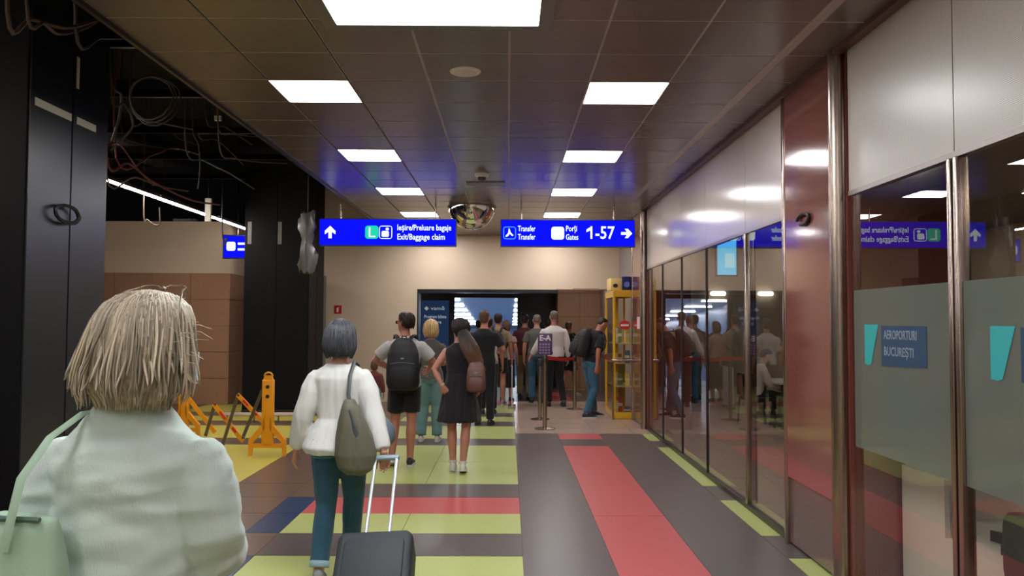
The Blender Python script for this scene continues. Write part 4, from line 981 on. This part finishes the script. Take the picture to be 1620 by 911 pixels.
def backpack(root, up, s, m, label, wd=.16, dp=.10, z0=.98, z1=1.46, straps=True, dx=0, strapm=None, dy=-.135, pocket=True, one=False, pm=None, group=None):
    t = empty('backpack', root.location, root.rotation_euler.z, label, 'backpack', group); cy = dy-dp
    def F(p): return up(p)
    secs = []
    for u, kx, ky in ((0, .72, .7), (.04, .90, .9), (.15, 1.0, 1.0), (.45, 1.0, 1.0), (.72, .92, .85), (.88, .74, .62), (.97, .5, .4), (1.0, .3, .25)):
        secs.append(((dx, cy+(1-ky)*dp*.6, z0+(z1-z0)*u), wd*kx, dp*ky))
    b = MB(); b.loft(secs, 28, f=F, power=3)
    bd = link('pack_body', remesh(b, .012, 2, disp=.003, freq=(10, 10, 6), seed=3), m, t)
    if pocket:
        b = MB(); b.loft([((dx, cy-dp*.85, z0+(z1-z0)*u), wd*.78*k, dp*.40*k) for u, k in ((.06, .7), (.10, .95), (.25, 1), (.40, .97), (.47, .7))], 20, f=F, power=3)
        link('pocket', b.mesh('pocket', True), m, t)
        b = MB(); b.tube([F((dx-wd*.7, cy-dp*1.0, z0+(z1-z0)*.52)), F((dx, cy-dp*1.08, z0+(z1-z0)*.545)), F((dx+wd*.7, cy-dp*1.0, z0+(z1-z0)*.52))], .004, 6); b.build('zip', pm or mat('zip_grey', (.10, .10, .10, 1), rough=.4), t, True)
        MB().rbox((-.018, -.002, -.008), (.018, .002, .008), .004, M=Matrix.Translation(F((dx, cy-dp*1.06, z0+(z1-z0)*.62))), axis='y').build('badge', mat('badge_grey', (.25, .25, .26, 1), rough=.5), t)
    if straps:
        for e in ((-1, 1) if not one else (1,)):
            pts = [(.055*e+dx*.5, dy-.03, z1-.05), (.085*e, dy+.04, 1.465), (.105*e, -.01, 1.478), (.115*e, .07, 1.44), (.125*e, .115, 1.34), (.14*e, .115, 1.22), (.165*e, .05, 1.12), (.15*e+dx*.3, dy+.02, 1.05)]
            pts = [(px_*1.0, py_*1.08, pz_+.012) for px_, py_, pz_ in pts]
            MB().tube([F(p) for p in pts], .027*s, 8, flat=.35).build('shoulder_strap', strapm or m, t, True)
        MB().tube([F((-.03+dx, dy, z1-.02)), F((-.02+dx, dy-.01, z1+.02)), F((.02+dx, dy-.01, z1+.02)), F((.03+dx, dy, z1-.02))], .008, 6).build('grab_handle', strapm or m, t, True)
    return t

WSOLE = mat('sole_white', (.6, .58, .54, 1), rough=.6); BSOLE = mat('sole_black', (.03, .03, .03, 1), rough=.6)
SHB = mat('shoe_black', (.015, .015, .017, 1), rough=.5); SHW = mat('shoe_white', (.62, .58, .52, 1), rough=.5); SHG = mat('shoe_grey', (.2, .2, .21, 1), rough=.6); SHN = mat('shoe_navy', (.02, .03, .06, 1), rough=.6)
BLKC = cloth('cloth_black', (.010, .010, .012)); BLKC2 = cloth('cloth_soft_black', (.014, .013, .015)); GRYC = cloth('cloth_light_grey', (.40, .38, .36)); 
DEN = cloth('denim_dark', (.024, .075, .12), v=.35); DENL = cloth('denim_mid', (.04, .11, .18), v=.3); DENT = cloth('denim_teal', (.13, .24, .25), v=.2)
KHA = cloth('cloth_khaki', (.24, .18, .11)); MAR = cloth('cloth_maroon', (.075, .015, .02)); GRD = cloth('cloth_grey_green', (.10, .10, .085)); WHC = cloth('cloth_white', (.66, .60, .58)); TAN = cloth('cloth_rose_tan', (.32, .20, .15))
MINT = mat('linen_mint', (.60, .70, .64, 1), rough=.9, spec=.2, var=.05, vscale=30, bump=.22, bscale=240, stretch=(1, 1, .4), sheen=.2)
HBLOND = hairmat('hair_ash_blond', (.50, .42, .31)); HGOLD = hairmat('hair_golden', (.52, .35, .17)); HDARK = hairmat('hair_dark', (.022, .013, .010)); HGREY = hairmat('hair_dark_grey', (.055, .055, .068)); HBROWN = hairmat('hair_brown', (.10, .045, .025)); HGR2 = hairmat('hair_grey_brown', (.16, .12, .09))

# 1 the near woman in mint linen
R1 = person('woman with grey-blond bob in mint linen shirt, nearest the camera at left, seen from behind', -.925, 1.98, 1.745, -4, 'light', w=1.04, hshift=.035, female=True, shw=.0,
   J={'eL': (-.228, -.02, 1.165), 'wL': (-.225, .13, .97), 'eR': (.205, .0, 1.15), 'wR': (.14, .22, 1.08)}, head=(-9, -3), hstr=2600, wisps=26, vox=.008, fine=True, seed=2, belly=.12,
   top=dict(mat=MINT, sleeve=.98, ease=.020, hem=.80, fold=.013, straight=1.0, full=1.12, freq=(5, 5, 13), neck=1.50, collar=.012), bottom=dict(kind='trousers', mat=cloth('cloth_cream', (.5, .45, .36))), hair=('full', HBLOND), shoes=(SHW, WSOLE))
r1, up1, hd1, P1, s1_ = R1
# glasses pushed up on her head
t = empty('glasses', r1.location, r1.rotation_euler.z, 'thin framed glasses pushed up on the grey-blond woman\'s head', 'glasses')
GFR = mat('glasses_frame', (.30, .24, .18, 1), rough=.25, metal=.6)
def gp(x, y, z): return hd1((x, y, 1.645+z))
for e in (-1, 1):
    rim = []
    for k in range(21):
        a = 2*math.pi*k/20; ca, sa = math.cos(a), math.sin(a); rim.append(gp(.037*e+.031*math.copysign(abs(ca)**.6, ca), .035, .128+.020*math.copysign(abs(sa)**.6, sa)))
    MB().tube(rim, .0022, 6).build('rim', GFR, t, True)
    MB().tube([gp(.066*e, .035, .143), gp(.080*e, .0, .130), gp(.104*e, -.04, .095), gp(.121*e, -.055, .055), gp(.127*e, -.06, .015)], .0026, 6).build('temple_arm', GFR, t, True)
MB().tube([gp(-.009, .035, .138), gp(0, .035, .144), gp(.009, .035, .138)], .0025, 6).build('bridge', GFR, t, True)
t = empty('face_mask', r1.location, r1.rotation_euler.z, 'pale blue face mask worn by the grey-blond woman, its edge beside her cheek', 'mask')
MK = mat('mask_blue', (.50, .66, .74, 1), rough=.8)
b = MB(); rg = []
for z in (-.10, -.075, -.05, -.02):
    rg.append([gp(.105*math.sin(a), .012+(.112+.0)*math.cos(a), z) for a in [(-1.45+2.9*k/16) for k in range(17)]]+[gp(.100*math.sin(a), .012+(.107)*math.cos(a), z) for a in [(1.45-2.9*k/16) for k in range(17)]])
b.rings(rg); b.build('mask_cloth', MK, t, True)
for e in (-1, 1): MB().tube([gp(.104*e, .03, -.03), gp(.085*e, -.005, -.01), gp(.083*e, -.02, -.05), gp(.104*e, .03, -.09)], .0018, 5).build('ear_loop', WHITE, t, True)
# her tote bag
TOTE = mat('tote_mint', (.40, .56, .42, 1), rough=.85, spec=.2, var=.08, vscale=6, bump=.12, bscale=100)
t = empty('tote_bag', (-1.17, 1.80, 0), rz=ANG(-8), label='pale green cloth tote bag on the near woman\'s left shoulder', cat='bag')
b = MB(); b.loft([((0, 0, .80), .17, .05), ((0, 0, .84), .20, .07), ((0, 0, 1.0), .205, .075), ((0, 0, 1.15), .195, .06), ((0, 0, 1.235), .185, .04), ((0, 0, 1.26), .18, .025)], 32, power=2.8)
link('bag_body', remesh(b, .008, 2, disp=.010, freq=(9, 9, 4), seed=6), TOTE, t)
MB().tube([(.10, -.06, 1.20), (.112, -.055, 1.27), (.112, -.03, 1.35), (.125, .04, 1.43), (.14, .13, 1.475), (.15, .21, 1.475), (.15, .27, 1.42)], .011, 8, flat=.3).build('strap', TOTE, t, True)
MB().tube([(-.16, -.03, 1.262), (0, -.036, 1.266), (.16, -.03, 1.262)], .006, 6).build('top_hem', mat('tote_hem', (.10, .17, .13, 1), rough=.8), t, True)

# 2 woman in the white blouse pulling a suitcase
BLO = mat('cotton_white', (.62, .60, .58, 1), rough=.85, spec=.2, bump=.1, bscale=200)
R2 = person('woman with dark grey hair in white blouse and jeans pulling a black suitcase', -1.115, 5.3, 1.69, 2, 'light', w=1.02, female=True,
   J={'eL': (-.235, -.03, 1.13), 'wL': (-.305, .06, .86), 'eR': (.235, -.06, 1.13), 'wR': (.325, -.16, .87), 'kL': (-.085, .0, .50), 'aL': (-.10, -.14, .10), 'kR': (.085, .12, .52), 'aR': (.06, .16, .085)},
   foot={'L': (4, 12)}, hstr=700, vox=.0085, curl={'L': .5, 'R': 1.25}, seed=5, palms={'R': ((.05, .35, -.94), (0, -1, -.2))},
   top=dict(mat=BLO, sleeve=.97, ease=.016, hem=.86, peplum=1.08, fold=.007, full=1.12, freq=(16, 16, 2.5), neck=1.458, name='blouse'), bottom=dict(kind='trousers', mat=DEN, wide=1.0, end=.93, fold=.006), hair=('bob', HGREY), shoes=(SHG, WSOLE))
r2, up2, hd2, P2, s2_ = R2
for q in 'LR':
    K, A = P2['k'+q], P2['a'+q]; a, b_ = lerp(K, A, .86), lerp(K, A, .96)
    MB().tube([a, lerp(a, b_, .1), lerp(a, b_, .9), b_], [.060, .064, .064, .060], 18).build('rolled_cuff', cloth('denim_cuff', (.25, .36, .42)), r2, True)
MB().rbox((-.06, -.004, -.065), (.06, .004, .065), .01, M=Matrix.Translation(up2((-.09, -.142, .90))), axis='y').build('back_pocket', cloth('denim_pocket', (.05, .12, .17)), r2, True)
t = empty('shoulder_bag', r2.location, r2.rotation_euler.z, 'slouchy olive-grey shoulder bag on the white-blouse woman\'s right side', 'bag')
OLI = mat('bag_olive', (.115, .105, .075, 1), rough=.55, spec=.4, var=.1, vscale=6, bump=.1, bscale=80)
b = MB(); b.loft([((.145, -.20, .72), .06, .045), ((.145, -.20, .755), .11, .075), ((.140, -.20, .84), .128, .085), ((.13, -.20, .95), .115, .075), ((.115, -.20, 1.05), .085, .06), ((.10, -.20, 1.14), .05, .04), ((.095, -.19, 1.19), .03, .025)], 28, power=2.3)
link('bag_body', remesh(b, .008, 2, disp=.010, freq=(14, 14, 3), seed=8), OLI, t)
MB().tube([(.105, -.20, 1.12), (.085, -.175, 1.22), (.085, -.125, 1.34), (.10, -.05, 1.425), (.11, .04, 1.40), (.13, .10, 1.28), (.16, .04, 1.10)], .013, 8, flat=.35).build('strap', mat('strap_dark', (.05, .055, .06, 1), rough=.5), t, True)
for dz in (0, .03): MB().tube([(.105, -.245, 1.13-dz), (.14, -.27, 1.03-dz), (.18, -.265, .93-dz)], .009, 6, flat=.4).build('side_strap', mat('strap_dark', (.05, .055, .06, 1)), t, True)
t = empty('small_bag', rel(r2, (.285, .10, 0)), 0, 'small blue-grey bag carried in front of the white-blouse woman\'s right arm', 'bag')
MB().loft([((0, 0, .86), .05, .05), ((0, 0, .89), .075, .07), ((0, 0, .97), .07, .06), ((-.02, 0, 1.04), .035, .03)], 20, power=3).build('bag_body', mat('bag_bluegrey', (.10, .13, .16, 1), rough=.5), t, True)
MB().tube([(-.02, 0, 1.03), (-.07, -.01, 1.15), (-.12, .0, 1.32)], .008, 6, flat=.4).build('strap', mat('strap_dark', (.05, .055, .06, 1)), t, True)
# suitcase, tilted towards the camera
hw = rel(r2, P2['wR']+Vector((.005, .03, -.085)))
top_h = Vector((-.822, hw.y, hw.z+.02)); bot = Vector((-.735, 4.32, .09)); ax = (top_h-bot).normalized(); sd = Vector((1, 0, 0)); nr_ = sd.cross(ax)
SM = Matrix((sd.to_4d(), nr_.to_4d(), ax.to_4d(), Vector((0, 0, 0, 1)))).transposed(); SM[0][3], SM[1][3], SM[2][3] = bot; SM[3] = (0, 0, 0, 1)
for i_ in range(3): SM[3][i_] = 0
t = empty('suitcase', (0, 0, 0), label='black soft suitcase with raised silver handle, tilted on its wheels', cat='suitcase'); t.matrix_world = SM
SUI = mat('suitcase_cloth', (.022, .027, .033, 1), rough=.6, spec=.4, var=.15, vscale=20, bump=.15, bscale=200)
LH = (top_h-bot).length
b = MB(); b.rbox((-.215, -.12, .03), (.215, .12, .50), .05, axis='y', seg=5); sb_ = link('case_body', remesh(b, .008, 2, disp=.002), SUI, t)
MB().rbox((-.17, -.145, .07), (.17, -.11, .40), .03, axis='y').build('front_pocket', SUI, t, True)
MB().rbox((-.17, .11, .07), (.17, .135, .43), .03, axis='y').build('rear_pocket', SUI, t, True)
ZY = mat('zip_cream', (.55, .45, .25, 1), rough=.5)
MB().tube([(.05, -.149, .38), (.055, -.149, .25), (.045, -.149, .12)], .005, 6).build('zip_tape', ZY, t, True)
MB().tube([(-.06, .0, .505), (-.04, .0, .53), (.04, .0, .53), (.06, .0, .505)], .012, 8).build('carry_handle', mat('handle_tan', (.14, .11, .06, 1), rough=.5), t, True)
ALU = mat('aluminium', (.80, .82, .84, 1), rough=.25, metal=.55)
for e in (-1, 1): MB().tube([(.068*e, .06, .45), (.068*e, .06, LH-.02)], .011, 10).build('handle_rod', ALU, t, True)
MB().rbox((-.085, .045, LH-.03), (.085, .075, LH+.005), .012, axis='x').build('handle_grip', mat('grip_blue', (.22, .30, .36, 1), rough=.4), t, True)
for e in (-1, 1): MB().tube([(.16*e-.015, -.08, .01), (.16*e+.015, -.08, .01)], .035, 16).build('wheel', BLACK, t, True)

# 3 man with the black backpack
R3 = person('man in light grey T-shirt and black shorts wearing a large black backpack, looking left', -1.21, 9.35, 1.79, 3, 'tan', w=1.02, J={'eL': (-.345, .05, 1.20), 'wL': (-.17, .22, 1.09), 'eR': (.33, .05, 1.17), 'wR': (.26, .27, 1.08), 'kL': (-.11, .05, .50), 'aL': (-.135, -.04, .12), 'kR': (.08, .0, .50), 'aR': (.07, -.02, .085)},
   head=(52, 0), foot={'L': (6, 18)}, top=dict(mat=GRYC, sleeve=.36, hem=.90, fold=.005, full=1.1), bottom=dict(kind='shorts', mat=BLKC, end=.72), hair=('short', HDARK), shoes=(SHB, WSOLE), fine=True, hstr=200, seed=9, vox=.0105)
backpack(R3[0], R3[1], R3[4], mat('pack_black', (.012, .012, .014, 1), rough=.6, spec=.35, bump=.1, bscale=120), 'large black backpack on the man in the light grey T-shirt', .185, .12, .88, 1.46, straps=True)
t = empty('glasses', R3[0].location, R3[0].rotation_euler.z, 'dark sunglasses on the man with the large black backpack', 'glasses')
for e in (-1, 1):
    MB().ell((0, 0, 0), (.026, .006, .02), M=Matrix.Translation(R3[2]((.032*e, .100, 1.637))) @ Matrix.Rotation(ANG(52), 4, 'Z'), nu=14, nv=8).build('lens', mat('lens_dark', (.05, .02, .015, 1), rough=.1), t, True)
    MB().tube([R3[2]((.055*e, .098, 1.645)), R3[2]((.085*e, .03, 1.645)), R3[2]((.085*e, -.02, 1.635))], .003, 6).build('temple_arm', BLACK, t, True)

# 4 blonde woman in grey vest
R4 = person('woman with golden blond hair in dark grey vest and teal flared jeans', -1.085, 11.2, 1.70, 0, 'warm', female=True, J={'eR': (.22, .02, 1.14), 'wR': (.12, .22, 1.10), 'aL': (-.13, -.05, .09), 'kL': (-.11, .02, .5)},
   top=dict(mat=cloth('cloth_dark_grey', (.085, .08, .07)), sleeve=.25, hem=.90), bottom=dict(kind='trousers', mat=DENT, wide=1.25, fold=.004), hair=('bob', HGOLD), shoes=(SHW, WSOLE), hstr=250, seed=12, vox=.012)
R4b = person('small child in maroon top and jeans beyond the white-blouse woman', -2.11, 12.6, 1.06, 0, 'warm', female=True, top=dict(mat=cloth('cloth_brick', (.14, .035, .03)), sleeve=.9, hem=.9), bottom=dict(kind='trousers', mat=DENT), hair=('bob', HBROWN), shoes=(SHW, WSOLE), seed=13, vox=.011)

# 5 woman in the black dress
R5 = person('woman in sleeveless black dress with long brown hair, hand on hip', -.545, 8.95, 1.72, 0, 'warm', w=1.0, female=True, J={'eL': (-.285, -.05, 1.17), 'wL': (-.185, -.11, .99), 'eR': (.235, .02, 1.15), 'wR': (.22, .16, .95), 'kL': (-.085, .05, .50), 'aL': (-.07, .06, .10), 'kR': (.08, -.02, .50), 'aR': (.05, -.08, .11)},
   palms={'L': ((.55, .1, -.83), (.3, .95, 0))}, curl={'L': .4, 'R': .5}, head=(28, 2), foot={'L': (2, 0), 'R': (0, 12)}, top=dict(mat=BLKC2, sleeve=0, ease=.010, hem=1.0, name='dress_bodice', fold=.002), bottom=dict(kind='dress', mat=BLKC2, end=.585, waist=1.12, flare=.255, fold=.014),
   hair=('tied', HDARK), shoes=(SHW, WSOLE), fine=True, hstr=420, seed=15, vox=.0095)
# her long ponytail
r_ = random.Random(4); b = MB()
for k in range(620):
    a = r_.uniform(0, 2*math.pi); q = math.sqrt(r_.random()); L = r_.uniform(.6, 1.08); w1, w2, w3 = r_.uniform(0, 6), r_.uniform(8, 13), r_.uniform(.004, .016); pts = []
    for i in range(9):
        t = i/8*L; R = (.045+.055*math.sin(min(1, t*1.1)*math.pi*.8))*q
        c = Vector((.015+.20*t**.9, -.09-.075*math.sin(t*2.2), 1.66-.46*t))
        pts.append(R5[1](c+Vector((R*math.cos(a), R*.55*math.sin(a), 0))+Vector((w3*math.sin(w1+w2*t), w3*.6*math.cos(w1+w2*t), 0))*(.3+1.6*t)))
    b.tube(pts, [.0026]*8+[.0008], 3, cap=False)
pmat = mat('ponytail_hair', (.06, .03, .018, 1), rough=.45)
nt = pmat.node_tree; g = nt.nodes.new('ShaderNodeTexCoord'); sp = nt.nodes.new('ShaderNodeSeparateXYZ'); mr = nt.nodes.new('ShaderNodeMapRange'); cr = nt.nodes.new('ShaderNodeValToRGB')
mr.inputs[1].default_value = 1.15; mr.inputs[2].default_value = 1.55; nt.links.new(g.outputs['Object'], sp.inputs[0]); nt.links.new(sp.outputs[2], mr.inputs[0]); nt.links.new(mr.outputs[0], cr.inputs[0])
cr.color_ramp.elements[0].color = (.22, .095, .05, 1); cr.color_ramp.elements[1].color = (.018, .011, .009, 1); nt.links.new(cr.outputs[0], nt.nodes['Principled BSDF'].inputs['Base Color'])
tag(b.build('ponytail', pmat, R5[0], True), kind='stuff')
for q in 'LR':
    A = R5[3]['a'+q]; MB().tube([A+Vector((0, 0, .01)), A+Vector((0, 0, .035))], [.048, .046], 14).build('ankle_strap', SHW, R5[0], True)
MB().tube([R5[3]['wL']+Vector((-.008, .0, .02)), R5[3]['wL']+Vector((0, .0, .005))], .031, 14).build('bracelet', mat('bracelet', (.5, .4, .3, 1), rough=.4), R5[0], True)
backpack(R5[0], R5[1], R5[4], mat('pack_brown', (.135, .055, .045, 1), rough=.5, bump=.08), 'small brown backpack with cream straps on the woman in the black dress', .105, .075, .93, 1.28, dx=.20, dy=-.13, one=True, strapm=mat('strap_cream', (.60, .48, .36, 1), rough=.6))

# 7-14 the queue before the portal
def simple(lab, x, y, h, rz, skin, topm, botm, kind='trousers', hairs=('short', HDARK), shoes=(SHB, BSOLE), **k):
    tp = k.pop('sleeve', .36); e = k.pop('end', .72 if kind == 'shorts' else .97)
    bt = dict(kind=kind, mat=botm)
    if kind in ('trousers', 'shorts'): bt['end'] = e
    else: bt['end'] = k.pop('skirt', .5); bt['flare'] = .2
    return person(lab, x, y, h, rz, skin, top=dict(mat=topm, sleeve=tp, hem=.90), bottom=bt, hair=hairs, shoes=shoes, vox=.0135, **k)
simple('tall man in black T-shirt and black trousers, right behind the woman in the dress', -.39, 13.0, 1.86, -6, 'tan', BLKC, BLKC, hairs=('short', HBROWN), seed=20, J={'eR': (.30, .02, 1.15), 'wR': (.24, .24, 1.12)})
R8 = simple('man with khaki collar, black shorts and a black backpack in the queue', -.20, 16.1, 1.84, -8, 'tan', KHA, BLKC, 'shorts', shoes=(SHG, WSOLE), seed=21)
backpack(R8[0], R8[1], R8[4], BLKC, 'black backpack on the man with khaki collar', .15, .09, .95, 1.40, pocket=False)
simple('dark-haired person mostly hidden in the queue behind the tall man in black', -.36, 14.6, 1.76, 0, 'tan', GRYC, BLKC, seed=22)
simple('woman with tan top and long black skirt in the queue', -.03, 16.9, 1.69, -15, 'warm', TAN, BLKC, 'skirt', hairs=('bob', HBROWN), female=True, skirt=.3, seed=23, sleeve=.2)
simple('man in maroon shirt and khaki trousers in the queue', .36, 17.2, 1.84, -10, 'tan', MAR, KHA, seed=24, J={'kL': (-.11, .12, .52), 'aL': (-.11, .05, .1), 'kR': (.10, -.02, .5), 'aR': (.12, -.22, .13)}, foot={'R': (-4, 25)})
simple('bald man in grey-green shirt and jeans in the queue', .60, 16.6, 1.83, -4, 'light', GRD, DENL, hairs=('crop', HGR2), seed=25)
simple('man in untucked white long-sleeved shirt and black trousers beside the queue post', .92, 15.9, 1.90, 6, 'warm', WHC, BLKC, hairs=('crop', HGR2), seed=26, sleeve=.97, w=1.06, J={'eL': (-.29, .02, 1.14), 'wL': (-.40, .14, .93), 'kR': (.12, .05, .5), 'aR': (.16, -.12, .1)})
R14 = simple('person in black T-shirt and black shorts with a dark backpack right of the white shirt', 1.37, 17.9, 1.68, -30, 'tan', BLKC, BLKC, 'shorts', shoes=(SHW, WSOLE), hairs=('short', HBROWN), seed=27, J={'kR': (.10, .10, .5), 'aR': (.14, .14, .09), 'kL': (-.09, -.02, .5), 'aL': (-.10, -.2, .12)})
backpack(R14[0], R14[1], R14[4], mat('pack_navy', (.015, .02, .035, 1), rough=.6), 'navy backpack on the person right of the white shirt', .15, .10, .95, 1.40, pocket=False)
simple('person in dark clothes far inside the portal at right', .95, 19.4, 1.74, 10, 'tan', BLKC2, BLKC, seed=28)
simple('person in dark red top deep inside the portal', -.72, 19.6, 1.70, 0, 'tan', MAR, BLKC, seed=29)

# 15 man leaning towards the display cabinet
R15 = person('man in black T-shirt and jeans leaning to the yellow display cabinet', 1.47, 14.05, 1.80, -70, 'tan', w=1.04, lean=15, J={'eL': (-.24, .06, 1.13), 'wL': (-.2, .30, 1.12), 'eR': (.23, -.03, 1.14), 'wR': (.22, .02, .90), 'kL': (-.09, .05, .50), 'aL': (-.10, .10, .085), 'kR': (.09, .03, .50), 'aR': (.10, -.14, .085)},
   head=(0, -22), top=dict(mat=BLKC, sleeve=.40, hem=.93, full=1.1), bottom=dict(kind='trousers', mat=DENL, wide=1.05), hair=('crop', HDARK), shoes=(SHN, WSOLE), seed=31, vox=.0125)
backpack(R15[0], R15[1], R15[4], mat('pack_matt', (.013, .012, .012, 1), rough=.7), 'black backpack on the man leaning to the display cabinet', .17, .13, .98, 1.48)

# 16 woman seated in the office
R16 = person('dark-haired woman in white shirt seated at the office table behind the glass', 4.05, 13.02, 1.66, -88, 'light', female=True, drop=.40, lean=14, J={'eL': (-.22, .14, 1.18), 'wL': (-.12, .36, 1.15), 'eR': (.22, .12, 1.16), 'wR': (.12, .34, 1.15), 'kL': (-.10, .44, .53), 'kR': (.10, .44, .53), 'aL': (-.10, .34, .085), 'aR': (.10, .40, .085)},
   head=(0, -15), top=dict(mat=WHC, sleeve=.95, hem=.93), bottom=dict(kind='trousers', mat=BLKC), hair=('short', HDARK), shoes=(SHB, BSOLE), seed=33, vox=.0135)
